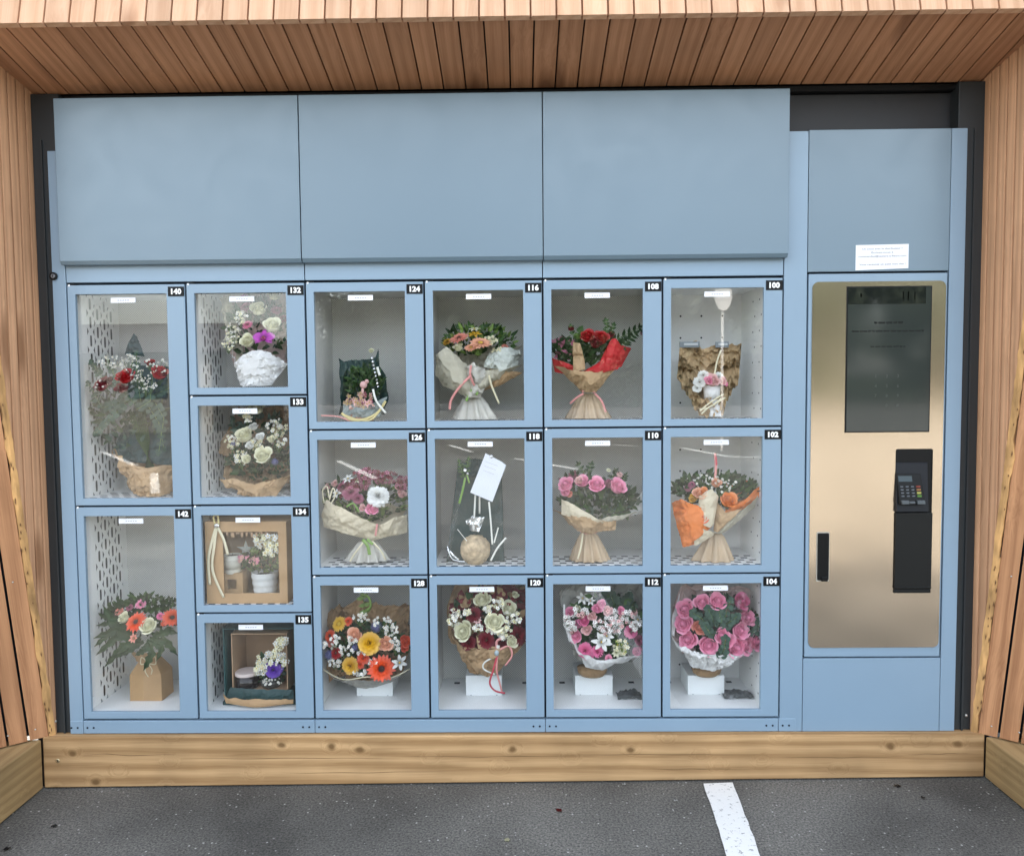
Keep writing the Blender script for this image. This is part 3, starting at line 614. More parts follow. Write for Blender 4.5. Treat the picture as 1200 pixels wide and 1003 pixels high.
# plate built in four pieces round the terminal opening would show joints, so cut the opening with a keyed ring
outer = rrect(sx0, sz0, sx1, sz1, .020); 
mb = MB()
def plate_with_hole(mb, outer, hole, y0, y1):
    # triangulate polygon with a hole through a bridge
    bmv = [(x, z) for x, z in outer]; hv = list(reversed(hole))
    bi = max(range(len(bmv)), key=lambda i: bmv[i][0]*1 - abs(bmv[i][1]-hv[0][1])*3 if True else 0)
    hi = min(range(len(hv)), key=lambda i: (hv[i][0]-bmv[bi][0])**2 + (hv[i][1]-bmv[bi][1])**2)
    poly = bmv[:bi+1] + hv[hi:] + hv[:hi+1] + bmv[bi:]
    from mathutils.geometry import tessellate_polygon
    tris = tessellate_polygon([[Vector((x, z, 0)) for x, z in poly]])
    n = len(poly); mb.add([(x, y0, z) for x, z in poly], tris)
    no = len(outer); mb.add([(x, y0, z) for x, z in outer] + [(x, y1, z) for x, z in outer], [(i, (i+1) % no, no+(i+1) % no, no+i) for i in range(no)])
    nh = len(hole); mb.add([(x, y0, z) for x, z in hole] + [(x, y1, z) for x, z in hole], [(i, (i+1) % nh, nh+(i+1) % nh, nh+i) for i in range(nh)])
hole = rrect(rx0, rz0, rx1, rz1, .006, 3)
plate_with_hole(mb, outer, hole, -.0045, -.002)
mb.build('steel_plate', STEEL, dr)
# screen
sc0, sc1 = W(990.5, 507, -.005), W(1091, 335, -.005); scx0, scx1 = W(991,420,-.005).x, W(1090.5,420,-.005).x
SCR = mat('screen_glass', (.030, .037, .034), .07, spec=.9)
SCRH = mat('screen_header', (.010, .013, .012), .04, spec=.9)
INK = mat('screen_dark_print', (.006, .008, .008), .2); INK2 = mat('screen_light_print', (.055, .065, .062), .3)
mb = MB(); mb.box((scx0, -.0065, sc0.z), (scx1, -.0046, sc1.z)); mb.build('screen_bezel', BLACK, dr)
mb = MB(); e_ = .004; sw = scx1-scx0-2*e_; sh = sc1.z-sc0.z-2*e_; bx_, bz_ = scx0+e_, sc0.z+e_
def SP(u, v): return (bx_ + u*sw, bz_ + (1-v)*sh)
a_, b_ = SP(0, 1), SP(1, 0); mb.box((a_[0], -.0075, a_[1]), (b_[0], -.0066, b_[1]))
def bar(u0, v0, u1, v1, mi):
    a, b = SP(u0, v1), SP(u1, v0); mb.add([(a[0], -.0077, a[1]), (b[0], -.0077, a[1]), (b[0], -.0077, b[1]), (a[0], -.0077, b[1])], [(0,1,2,3)], mi)
bar(0, 0, .94, .115, 1)
for u in (.66, .72, .80): bar(u, .03, u+.012, .09, 2)
bar(.15, .04, .165, .065, 4)
def words(u0, u1, v, h, mi, seed):
    rr = random.Random(seed); u = u0
    while u < u1 - .01:
        l = rr.uniform(.03, .09); bar(u, v, min(u+l, u1), v+h, mi); u += l + .012
words(.32, .68, .237, .013, 3, 1); words(.05, .92, .297, .010, 3, 2); words(.28, .70, .405, .008, 3, 3)
for r_ in range(4):
    for c__ in range(3):
        if r_ == 3 and c__ == 0: continue
        u, v = .35 + c__*.135, .615 + r_*.068; text_mb(mb, '123456789*0#'[r_*3+c__], (*SP(u, v)[:1], -.0078, SP(u, v)[1]), .014, 4)
mb.build('screen', [SCR, SCRH, INK2, INK, INK2], dr)
# handle recess
hx0, hx1, hz0, hz1 = W(957,650).x, W(970,650).x, W(963,679).z, W(963,624).z
mb = MB(); mb.prism([(x, -.0105, z) for x, z in rrect(hx0, hz0, hx1, hz1, .004, 3)][::-1], (0, .0058, 0)); mb.box((hx0+.012, -.014, hz0-.003), (hx1-.004, -.0048, hz0+.012)); mb.ball(((hx0+hx1)/2, -.0105, (hz0+hz1)/2-.01), .0025, 8)
mb.build('door_handle', BLACK, dr, bevel=.0015)
mb = MB(); mb.prism([(x, -.0058, z) for x, z in rrect(hx0-.003, hz0-.005, hx1+.003, hz1+.003, .004, 3)][::-1], (0, .0012, 0)); mb.build('handle_trim', mat('pale_trim', (.45,.42,.35), .4), dr)
# terminal recess (a real box set back in the door)
ct = place('card_terminal', None, ((rx0+rx1)/2, 0, (rz0+rz1)/2), ks)
mb = MB(); dpt = .055
# recess opened in front of the door frame: sides and sloped face
zf1, zf0 = W(1068, 600).z, W(1068, 543).z
mb.box((rx0-.002, -.0035, rz0), (rx0+.002, -.0022, rz1)); mb.box((rx1-.002, -.0035, rz0), (rx1+.002, -.0022, rz1)); 
mb.add([(rx0, -.0025, rz0), (rx1, -.0025, rz0), (rx1, -.0025, rz1), (rx0, -.0025, rz1)], [(0,1,2,3)])
mb.build('recess_back', BLACK, ct)
mb = MB(); mb.prism([(rx0+.001, -.0028, zf1), (rx0+.001, -.018, zf1+.004), (rx0+.001, -.006, zf0), (rx0+.001, -.0028, zf0+.004)], (rx1-rx0-.018, 0, 0)); mb.build('reader_mount', BLACK2, ct, bevel=.001)
mb = MB(); mb.box((rx0+.001, -.012, rz0+.014), (rx1-.001, -.0026, zf1-.001)); mb.box((rx0+.001, -.015, rz0+.018), (rx1-.001, -.0026, rz0+.022)); mb.box((rx0+.001, -.010, rz0+.001), (rx1-.001, -.0026, rz0+.012)); mb.build('lower_cover', mat('cover_plastic', (.006,.007,.007), .45, spec=.3), ct, bevel=.001)
ta, tb = W(1053, 556, -.02), W(1079, 590, -.02)
def TP(u, v, d=0):    # on the tilted reader face
    x = ta.x + (tb.x-ta.x)*u + (v*.006); z = ta.z + (tb.z-ta.z)*v; y = -.012 - .016*v - d; return Vector((x, y, z))
mb = MB(); P = [TP(-.05, 1.02, -.012), TP(1.08, 1.02, -.012), TP(1.08, 1.02, 0), TP(-.05, 1.02, 0)]; Q = [TP(-.02, -.02, -.008), TP(1.02, -.02, -.008), TP(1.02, -.02, 0), TP(-.02, -.02, 0)]
mb.hexa([P[3], P[2], P[1], P[0], Q[3], Q[2], Q[1], Q[0]]); mb.build('reader_body', BLACK, ct, bevel=.002)
mb = MB(); mb.hexa([TP(.02,.25,.0003), TP(.62,.25,.0003), TP(.62,.25,-.001), TP(.02,.25,-.001), TP(.02,.06,.0003), TP(.62,.06,.0003), TP(.62,.06,-.001), TP(.02,.06,-.001)]); mb.build('reader_display', mat('reader_lcd', (.06,.08,.09), .15), ct)
KG = mat('key_grey', (.14,.155,.175), .5); KR = mat('key_red', (.20,.04,.025), .5); KO = mat('key_orange', (.26,.13,.05), .5); KY = mat('key_yellow', (.40,.39,.10), .5); KGR = mat('key_green', (.11,.24,.05), .5)
def key(u, v, w_, h_, m_):
    mb = MB(); mb.hexa([TP(u-w_,v+h_,.0005), TP(u+w_,v+h_,.0005), TP(u+w_,v+h_,-.001), TP(u-w_,v+h_,-.001), TP(u-w_,v-h_,.0025), TP(u+w_,v-h_,.0025), TP(u+w_,v-h_,-.001), TP(u-w_,v-h_,-.001)]); mb.build('key', m_, ct)
for r_ in range(4):
    for c__ in range(4): key(.12 + c__*.235 + (.02 if c__ == 3 else 0), .42 + r_*.105, .060 if c__ < 3 else .09, .022 if c__ < 3 else .034, KG if c__ < 3 else (KR, KO, KY, KGR)[r_])
mb = MB(); mb.hexa([TP(0,1.0,.008), TP(.32,1.0,.008), TP(.32,1.0,-.002), TP(0,1.0,-.002), TP(0,.87,.008), TP(.32,.87,.008), TP(.32,.87,-.002), TP(0,.87,-.002)])
mb.hexa([TP(.36,.99,.003), TP(.62,.99,.003), TP(.62,.99,-.002), TP(.36,.99,-.002), TP(.36,.91,.003), TP(.62,.91,.003), TP(.62,.91,-.002), TP(.36,.91,-.002)])
mb.hexa([TP(.68,1.0,.008), TP(1.02,1.0,.008), TP(1.02,1.0,-.002), TP(.68,1.0,-.002), TP(.68,.87,.008), TP(1.02,.87,.008), TP(1.02,.87,-.002), TP(.68,.87,-.002)]); mb.build('card_slot', mat('slot_grey', (.06,.07,.075), .35), ct, bevel=.001)
# notice
na, nb_, nc, nd = W(1003, 287.5, -.0015), W(1065, 286, -.0015), W(1064.5, 314.5, -.0015), W(1002.5, 317, -.0015)
mb = MB(); mb.hexa([nd, nc, nc+Vector((0,.0008,0)), nd+Vector((0,.0008,0)), na, nb_, nb_+Vector((0,.0008,0)), na+Vector((0,.0008,0))])
rt_ = math.atan2(nb_.z-na.z, nb_.x-na.x)
for txt, py, wpx in (('Un souci avec le distributeur ?', 291.5, 46), ('Écrivez-nous à', 295.7, 25), ('commandes@casiers-a-fleurs.com', 300.5, 55), ('Vous recevrez un petit mot vite !', 310, 53)):
    text_mb(mb, txt, W(1034, py, -.0019), .0075, 1, width=S(wpx), rot=rt_, off=.00012)
o = mb.build('paper_notice', [PAPERW, GREYINK]); tag(o, 'small white printed paper notice stuck above the kiosk screen', 'notice')
#@@CONTENT
# ================================================================== FLOWERS AND PAPER
PCOL = {}
def small(m):
    """the even-coloured version of a petal for blossoms and leaves a few millimetres wide"""
    return mat('small_' + m.name, PCOL[m.name], .55, var=.12, vscale=30, trans=.15) if m.name in PCOL else m
def petal_mat(name, col, trans=.12, var=.12):
    """petals are deeper coloured at the heart, darkened there for shade between them, and paler towards the lip"""
    if name in MATS: return MATS[name]
    PCOL[name] = col
    m = mat(name, col, .5, var=var, vscale=3, trans=trans, spec=.22); nt = m.node_tree; b = nt.nodes['Principled BSDF']; L = nt.links.new
    tc = N(nt, 'ShaderNodeTexCoord'); ln = N(nt, 'ShaderNodeVectorMath', operation='LENGTH'); L(tc.outputs['Object'], ln.inputs[0])
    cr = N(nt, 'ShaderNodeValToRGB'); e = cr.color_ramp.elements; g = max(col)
    e[0].position = .15; e[0].color = (*[c_*(c_/g)**.5*.30 for c_ in col], 1); e[1].position = 1.0; e[1].color = (*[min(.9, c_*.86 + g*.14) for c_ in col], 1)  # heart stop darkened further to paint in shade between petals
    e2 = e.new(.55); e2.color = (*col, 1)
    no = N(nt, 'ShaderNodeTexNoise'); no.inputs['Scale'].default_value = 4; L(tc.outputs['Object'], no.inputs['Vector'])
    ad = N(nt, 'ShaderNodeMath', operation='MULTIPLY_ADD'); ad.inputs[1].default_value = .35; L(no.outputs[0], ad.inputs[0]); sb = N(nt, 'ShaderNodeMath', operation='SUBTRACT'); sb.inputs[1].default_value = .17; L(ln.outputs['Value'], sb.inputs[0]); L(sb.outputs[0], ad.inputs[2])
    L(ad.outputs[0], cr.inputs[0]); L(cr.outputs[0], b.inputs['Base Color']); return m
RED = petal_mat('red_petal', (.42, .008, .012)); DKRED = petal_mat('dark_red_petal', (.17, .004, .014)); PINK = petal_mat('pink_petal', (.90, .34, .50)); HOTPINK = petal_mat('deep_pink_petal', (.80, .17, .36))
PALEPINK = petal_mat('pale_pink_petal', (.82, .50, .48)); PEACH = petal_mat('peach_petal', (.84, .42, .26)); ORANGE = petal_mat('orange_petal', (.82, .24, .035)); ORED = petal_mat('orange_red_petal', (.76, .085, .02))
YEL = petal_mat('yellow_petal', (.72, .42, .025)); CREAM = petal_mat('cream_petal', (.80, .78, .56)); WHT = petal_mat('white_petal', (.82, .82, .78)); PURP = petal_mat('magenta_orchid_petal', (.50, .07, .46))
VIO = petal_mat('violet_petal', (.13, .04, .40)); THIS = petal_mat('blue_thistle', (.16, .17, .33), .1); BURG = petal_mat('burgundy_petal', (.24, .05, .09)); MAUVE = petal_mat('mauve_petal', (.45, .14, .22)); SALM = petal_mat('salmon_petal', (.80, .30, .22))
EYE_D = mat('dark_flower_centre', (.05, .02, .015), .8); EYE_Y = mat('yellow_flower_centre', (.65, .45, .06), .8); EYE_G = mat('green_flower_centre', (.25, .32, .08), .8)
LEAFD = mat('dark_green_leaf', (.018, .048, .014), .45, var=.35, vscale=25, spec=.22, trans=.15, objvar=.2); LEAFM = mat('green_leaf', (.042, .095, .024), .45, var=.35, vscale=25, spec=.22, trans=.2, objvar=.2)
LEAFL = mat('light_green_leaf', (.16, .25, .06), .5, var=.3, vscale=25, spec=.22, trans=.25, objvar=.15); EUC = mat('eucalyptus_leaf', (.055, .100, .070), .6, var=.2, vscale=20, spec=.22, trans=.15, objvar=.12); STEM = mat('green_stem', (.12, .20, .05), .5)
KRAFT = mat('kraft_paper', (.43, .285, .155), .75, crease=.28, var=.10, vscale=14, bump=.35, bscale=45); KRAFT2 = mat('dark_kraft_paper', (.30, .19, .095), .75, crease=.5, var=.18, vscale=16, bump=.5, bscale=50)
CREAMP = mat('cream_paper', (.68, .60, .44), .7, crease=.28, var=.06, vscale=10, bump=.25, bscale=35, trans=.12); BEIGEP = mat('beige_grey_paper', (.50, .47, .37), .7, crease=.28, var=.1, vscale=12, bump=.3, bscale=35, trans=.1)
WHITEP = mat('white_wrap_paper', (.82, .82, .81), .7, crease=.28, var=.04, vscale=12, bump=.35, bscale=28, trans=.12); PINKP = mat('pale_pink_paper', (.70, .54, .50), .7, crease=.28, var=.08, vscale=12, bump=.3, bscale=30, trans=.15)
REDP = mat('red_paper', (.52, .012, .018), .6, crease=.28, var=.12, vscale=10, bump=.3, bscale=30, trans=.1); ORP = mat('orange_paper', (.80, .22, .04), .6, crease=.28, var=.1, vscale=10, bump=.3, bscale=30, trans=.12)
TEAL = mat('dark_teal_card', (.006, .038, .038), .55, crease=.12, var=.12, vscale=8, bump=.1, bscale=30); CARD = mat('kraft_card', (.43, .27, .135), .7, var=.05, vscale=20); CARDIN = mat('kraft_card_inside', (.38, .25, .15), .8, var=.08, vscale=12)
TISSUE = mat('pearl_skirt_wrap', (.58, .56, .50), .35, crease=.28, var=.2, vscale=25, bump=.6, bscale=40, trans=.2, stretch=(1, 1, .35)); TISSUEK = mat('kraft_skirt_wrap', (.46, .34, .22), .45, crease=.28, var=.15, vscale=25, bump=.5, bscale=40, stretch=(1, 1, .35))
RIBC = mat('cream_ribbon', (.70, .64, .45), .45); RIBP = mat('pink_ribbon', (.70, .30, .28), .4); RIBR = mat('red_ribbon', (.55, .06, .09), .35); RIBG = mat('green_ribbon', (.17, .32, .06), .45); RIBW = mat('white_ribbon', (.80, .80, .74), .4); RIBY = mat('yellow_raffia', (.60, .50, .22), .5)
SILV = mat('silver_foil', (.75, .77, .78), .22, .9, bump=.7, bscale=60); GREYM = mat('grey_clip', (.20, .23, .25), .4)
STANDM = mat('white_display_block', (.80, .83, .83), .5)

FC = {}
def rose_me(m1, seed):
    k = ('rose', m1.name, seed)
    if k in FC: return FC[k]
    r = random.Random(seed); mb = MB(); n = 17
    for i in range(n):
        t = i/(n-1); a0 = i*2.399 + r.uniform(-.25, .25); r0 = .04 + .70*t; wd = 1.15 - .45*t; lean = .05 + .42*t**1.5; h = .55 - .12*t; base = -.02 - .42*t; vs = []
        for jv in range(6):
            v = jv/5
            for iu in range(6):
                u = -1 + 2*iu/5; ve = v*(1 - .22*abs(u)**3)
                rad = r0*(.62 + .38*ve**.5) + lean*.45*ve**2.5 + .02*t*math.sin(u*6+i*1.7)*ve; z = base + (h+.36*t)*ve**.8 - .20*t*max(0, ve-.7)*3.3*(.6+.4*u*u)
                a = a0 + u*wd*(.75+.25*ve); vs.append((rad*math.cos(a), rad*math.sin(a), z))
        mb.grid(vs, 6, 6)
    mb.lathe((0,0,-.3), [(.62, 0), (.5, .25), (.25, .55), (.06, .78)], 12)
    mb.tube([(0,0,-.3), (0,0,-1.1)], .06, 5, 1); mb.lathe((0,0,-.62), [(.10,0), (.40,.12), (.5,.25)], 8, 1)
    FC[k] = mb.mesh('rose', [m1, LEAFM], True); return FC[k]
def gerbera_me(m1, m2, seed):
    k = ('ger', m1.name, m2.name, seed)
    if k in FC: return FC[k]
    r = random.Random(seed); mb = MB()
    for lay, (n, L_, w, z0, rise) in enumerate(((19, 1.0, .17, 0, .10), (17, .86, .15, .05, .18), (14, .5, .10, .10, .16))):
        for i in range(n):
            a = 2*math.pi*(i+.5*lay)/n + r.uniform(-.08, .08); ll = L_*r.uniform(.9, 1.05); vs = []; d = r.uniform(-.08, .06)
            for j in range(5):
                v = j/4; rad = .16 + (ll-.16)*v; ww = w*(math.sin(math.pi*min(1, .25+.62*v)))*(1 if j < 4 else .45)
                for s in (-1, 0, 1):
                    z = z0 + rise*math.sin(v*2.2) + d*v*v - (.03 if s == 0 else 0)
                    vs.append((rad*math.cos(a) - s*ww*math.sin(a), rad*math.sin(a) + s*ww*math.cos(a), z))
            mb.grid(vs, 3, 5)
    mb.lathe((0,0,.05), [(.22, 0), (.24, .08), (.16, .13), (.07, .12)], 14, 1)
    for i in range(26):
        a = i*2.4; q = .2*math.sqrt(i/26); mb.ball((q*math.cos(a), q*math.sin(a), .18), .03, 4, 1)
    mb.tube([(0,0,0), (0,0,-.9)], .07, 5, 2)
    FC[k] = mb.mesh('gerbera', [m1, m2, STEM], True); return FC[k]
def mum_me(m1, seed, n=110, ruff=0.0):
    k = ('mum', m1.name, seed, n)
    if k in FC: return FC[k]
    r = random.Random(seed); mb = MB()
    for i in range(n):
        z = 1 - (i+.5)/n*1.15; s = math.sqrt(max(0, 1-z*z)); a = i*2.39996
        d = Vector((s*math.cos(a), s*math.sin(a), z)); t = d.cross(Vector((0,0,1)) if abs(z) < .98 else Vector((1,0,0))).normalized(); up = t.cross(d)
        R = r.uniform(.80, 1.0)*(1 if z < .6 else .85); w = .15; vs = []
        for j, (q, ww) in enumerate(((.35, .6), (.7, 1.0), (1.0, .55))):
            for u in (-1, 0, 1):
                p = d*q*R + t*u*w*ww - up*(.10*q*q) + d*(.05*abs(u)*q) + t*r.uniform(-ruff, ruff)
                vs.append((p.x, p.y, p.z*.72))
        mb.grid(vs, 3, 3)
    mb.tube([(0,0,-.2), (0,0,-1)], .06, 5, 1)
    FC[k] = mb.mesh('pompom', [m1, STEM], True); return FC[k]
def star_me(m1, m2, n, seed, w=.3, cup=.25):
    k = ('star', m1.name, m2.name, n, seed, w)
    if k in FC: return FC[k]
    r = random.Random(seed); mb = MB()
    for i in range(n):
        a = 2*math.pi*i/n + r.uniform(-.1, .1); vs = []; L_ = r.uniform(.88, 1.05)
        for j in range(5):
            v = j/4; rad = .05 + L_*v; ww = w*math.sin(math.pi*(.12+.80*v))
            for s in (-1, 0, 1): vs.append((rad*math.cos(a)-s*ww*math.sin(a), rad*math.sin(a)+s*ww*math.cos(a), cup*v - .2*v*v*v - (.04 if s == 0 else 0) + .02*(i % 2)))
        mb.grid(vs, 3, 5)
    mb.ball((0,0,.10), .12, 6, 1)
    FC[k] = mb.mesh('flower', [m1, m2], True); return FC[k]
def orchid_me():
    if 'orc' in FC: return FC['orc']
    mb = MB()
    for a, w, L_ in ((90, .24, .9), (210, .24, .85), (330, .24, .85), (10, .46, 1.0), (170, .46, 1.0)):
        a = math.radians(a); vs = []
        for j in range(6):
            v = j/5; rad = .05 + L_*v; ww = w*math.sin(math.pi*(.1+.82*v))
            for s in (-1, -.5, 0, .5, 1): vs.append((rad*math.cos(a)-s*ww*math.sin(a), rad*math.sin(a)+s*ww*math.cos(a), (.06 if w > .3 else 0) + .1*v - .18*v**3 - .05*(1-abs(s))))
        mb.grid(vs, 5, 6)
    for s in (-1, 1): mb.ball((s*.12, -.12, .14), .12, 6, 1, (1, 1.2, .8))
    mb.ball((0, -.25, .16), .13, 6, 2, (.8, 1.6, .7)); mb.ball((0, .02, .17), .08, 6, 3)
    FC['orc'] = mb.mesh('orchid', [PURP, HOTPINK, petal_mat('orchid_lip', (.42, .03, .30)), YEL], True); return FC['orc']
def thistle_me():
    if 'thi' in FC: return FC['thi']
    mb = MB(); mb.ball((0,0,0), .6, 10)
    for i in range(90):
        z = 1-2*(i+.5)/90; s = math.sqrt(1-z*z); a = i*2.4; d = Vector((s*math.cos(a), s*math.sin(a), z)); t = d.orthogonal().normalized()*.07
        mb.add([d*.5+t, d*.5-t, d*1.0], [(0,1,2)]); t = d.cross(t.normalized())*.07; mb.add([d*.5+t, d*.5-t, d*1.0], [(0,1,2)])
    FC['thi'] = mb.mesh('thistle', THIS); return FC['thi']

def head(par, name, me, px, py, rpx, Y, cen, fwd=1.2, sc=1.0):
    """one flower head; cen = pixel centre of the dome it grows from"""
    p = W(px, py, Y); c = W(cen[0], cen[1], Y); d = Vector(((p.x-c.x)*7, -fwd, (p.z-c.z)*7 + .45)).normalized()
    q = d.to_track_quat('Z', 'Y') @ Quaternion((0,0,1), random.uniform(0, 6.28) if name != 'orchid' else 0)
    return place(name, me, p, par, q, S(rpx, Y)*sc)
def add_leaf(mb, p, d, up, L_, w, curl=.3, mi=0, rnd=False, n=4):
    d = d.normalized(); s = d.cross(up); s = s.normalized() if s.length > 1e-6 else d.orthogonal().normalized(); up = s.cross(d); vs = []
    for j in range(n+1):
        v = j/n; ww = w*(math.sqrt(max(0, 1-(2*v-1)**2)) if rnd else math.sin(math.pi*(.06+.94*v)**.8 if v < 1 else math.pi)) ; ww = max(ww, w*.03)
        c = p + d*L_*v - up*(curl*L_*v*v)
        vs += [c - s*ww + up*ww*.25, c, c + s*ww + up*ww*.25]
    mb.grid(vs, 3, n+1, mi)
def greens(par, name, mats, cx, cy, rx, ry, Y, n, Lpx, wr=.22, rnd=False, seed=1, upb=.5, deep=.05, out=None):
    mats = [small(q) for q in mats]; r = random.Random(seed); mb = MB(); C_ = W(*(out or (cx, cy+ry)), Y+.03)
    for i in range(n):
        a, q = r.uniform(0, 6.283), math.sqrt(r.random()); y_ = Y + r.uniform(-.01, deep)
        p = W(cx + rx*q*math.cos(a), cy + ry*q*math.sin(a), y_)
        d = (p - C_).normalized()*.8 + Vector((r.uniform(-1.1,1.1), r.uniform(-1.1,.3), r.uniform(-.9,.9)+upb*.4))
        L_ = S(Lpx*.85, Y)*r.uniform(.5, 1.15)
        add_leaf(mb, p, d, Vector((r.uniform(-.3,.3), -1, r.uniform(0,.8))), L_, L_*wr*(1.3 if rnd else 1), r.uniform(0,.4), r.randrange(len(mats)), rnd)
    return tag(mb.build(name, mats, par, True), kind='stuff')
def filler(par, name, mats, spots, rpx, Y, n, seed=1, centre=EYE_Y, stems=True):
    """sprays of tiny blossoms nobody could count; spots = (px, py, rx, ry)"""
    mats = [small(q) for q in mats]; r = random.Random(seed); mb = MB(); ms = list(mats)+[small(centre), STEM]; nm = len(mats)
    for (cx, cy, rx, ry) in spots:
        base = W(cx, cy+ry*1.6, Y+.03)
        for i in range(n):
            a, q = r.uniform(0, 6.283), math.sqrt(r.random()); p = W(cx+rx*q*math.cos(a), cy+ry*q*math.sin(a), Y + r.uniform(-.022, .02)); R = S(rpx, Y)*r.uniform(.75, 1.2)
            d = Vector((r.uniform(-.8,.8), -1, r.uniform(-.4,.9))).normalized(); t = d.orthogonal().normalized(); b = d.cross(t); mi = r.randrange(nm); a0 = r.uniform(0, 6)
            for k in range(5):
                a = a0 + k*1.2566; e1 = t*math.cos(a)+b*math.sin(a); e2 = t*math.cos(a+.5)+b*math.sin(a+.5); e3 = t*math.cos(a-.5)+b*math.sin(a-.5)
                mb.add([p, p+e2*R*.75+d*R*.15, p+e1*R*1.05, p+e3*R*.75+d*R*.15], [(0,1,2,3)], mi)
            mb.ball(p+d*R*.12, R*.24, 4, nm)
            if stems and i % 2 == 0: mb.tube([p-d*.001, p.lerp(base, .5), base], .0006, 3, nm+1, False)
    return tag(mb.build(name, ms, par), kind='stuff')
def sprig(par, name, m_, pts, n, Lpx, rnd=False, wr=.4, seed=0, Y=.05):
    r = random.Random(seed*13+int(pts[0][0])); mb = MB(); P = [W(p[0], p[1], p[2] if len(p) > 2 else Y) for p in pts]
    mb.tube(P, .0011, 4, 1, False); tot = len(P)-1
    for i in range(n):
        t = (i+.8)/n*tot; k = min(int(t), tot-1); p = P[k].lerp(P[k+1], t-k); ax = (P[k+1]-P[k]).normalized(); L_ = S(Lpx, Y)*r.uniform(.8, 1.15)*(1-.35*i/n)
        sd = Vector((ax.z, 0, -ax.x)).normalized()
        for s in (-1, 1): add_leaf(mb, p, sd*s + ax*r.uniform(.2,.9) + Vector((0, r.uniform(-.7,.1), 0)), Vector((r.uniform(-.4,.4), -1, .5)), L_, L_*wr, r.uniform(0,.35), 0, rnd)
    add_leaf(mb, P[-1], P[-1]-P[-2], Vector((0,-1,.3)), S(Lpx, Y)*.7, S(Lpx, Y)*.7*wr, .1, 0, rnd)
    return mb.build(name, [m_, STEM], par, True)
def resample(pts, n):
    pts = [Vector(p) for p in pts]; ds = [0]
    for a, b in zip(pts[:-1], pts[1:]): ds.append(ds[-1] + (b-a).length)
    out = []
    for i in range(n):
        t = ds[-1]*i/(n-1); k = 0
        while k < len(ds)-2 and ds[k+1] < t: k += 1
        out.append(pts[k].lerp(pts[k+1], (t-ds[k])/max(ds[k+1]-ds[k], 1e-9)))
    return out
def sheet(par, name, m_, bot, top, bulge=.02, crumple=.004, nu=22, nv=14, seed=1, pleat=0, fold=0, thick=.0005, fq=26):
    nu, nv = int(nu*1.7), int(nv*1.7)
    """one sheet of paper lofted between a lower and an upper edge; bulge pushes its middle towards the door"""
    A = resample([W(*p) for p in bot], nu); B = resample([W(*p) for p in top], nu); vs = []
    for j in range(nv):
        v = j/(nv-1)
        for i in range(nu):
            u = i/(nu-1); p = A[i].lerp(B[i], v); f = math.sin(math.pi*u)
            p.y -= bulge*f*(.35+.65*math.sin(math.pi*min(1, v*.8+.1)))
            if pleat: p.y += pleat*math.sin(u*math.pi*9+seed)*(.4+.6*(1-v))
            c = 1.5*crumple*(nz(p.x*fq, p.z*fq, seed*3.7) + .8*abs(nz(p.x*fq*1.1, p.z*fq*.7, seed*9.1)) + .5*nz(p.x*fq*2.3, p.z*fq*2.3, seed) - .55*abs(nz(p.x*fq*2.6+seed, p.z*fq*1.8, seed*2.2)) - .35*abs(nz(p.x*fq*4.5, p.z*fq*4.1, seed*5.2)))
            p.y += c*1.3; p.z += c*.7*(v > 0); p.x += c*.35
            if fold and v > .8: p.y -= fold*(v-.8)*5
            p.y = max(p.y, .0185); p.y = min(p.y, DEPTH-.002); vs.append(p)
    mb = MB(); mb.grid(vs, nu, nv); o = mb.build(name, m_, par, False)
    s_ = o.modifiers.new('paper', 'SOLIDIFY'); s_.thickness = thick; s_.offset = 0
    return o
def skirt(par, m_, wx, wy, wr, fx, fy, fr, Y, seed=1, name='paper_skirt', npl=13):
    """the gathered foot of a bouquet: pleated tube flaring to the shelf"""
    c0, c1 = W(wx, wy, Y), W(fx, fy, Y); r0, r1 = S(wr, Y), S(fr, Y); mb = MB(); n = 72; vs = []; r = random.Random(seed); ph = [r.uniform(0, 6) for _ in range(3)]
    for j in range(10):
        v = j/9; c = c0.lerp(c1, v); R = r0 + (r1-r0)*v**.75
        for k in range(n+1):
            t = 2*math.pi*k/n; am = 1 + (.10+.12*v)*math.sin(npl*t+ph[0]) + .08*math.sin((npl-6)*t+ph[1])*v + .05*nz(math.cos(t)*3, v*4, seed)
            vs.append((c.x+R*am*math.cos(t), c.y+R*am*math.sin(t)*.62, c.z + (.006*math.sin(npl*t*.5+ph[2]) if j == 9 else 0)*0))
    mb.grid(vs, n+1, 10); return mb.build(name, m_, par, True)
def ribbon(par, m_, pts, wpx=2.2, name='ribbon', Y=.03):
    P = [W(p[0], p[1], p[2] if len(p) > 2 else Y) for p in pts]
    # smooth
    Q = []
    for i in range(len(P)-1):
        a, b, c, d = P[max(i-1,0)], P[i], P[i+1], P[min(i+2,len(P)-1)]
        for k in range(6):
            t = k/6; Q.append(.5*((2*b)+(c-a)*t+(2*a-5*b+4*c-d)*t*t+(3*b-a-3*c+d)*t**3))
    Q.append(P[-1]); w = S(wpx)/2; vs = []
    for i, p in enumerate(Q):
        d = (Q[min(i+1, len(Q)-1)]-Q[max(i-1, 0)]).normalized(); s = d.cross(Vector((0,-1,.25*math.sin(i*.7)))).normalized()
        vs += [p - s*w, p + s*w]
    mb = MB(); mb.grid(vs, 2, len(Q)); o = mb.build(name, m_, par, True); s_ = o.modifiers.new('t', 'SOLIDIFY'); s_.thickness = .0005; return o
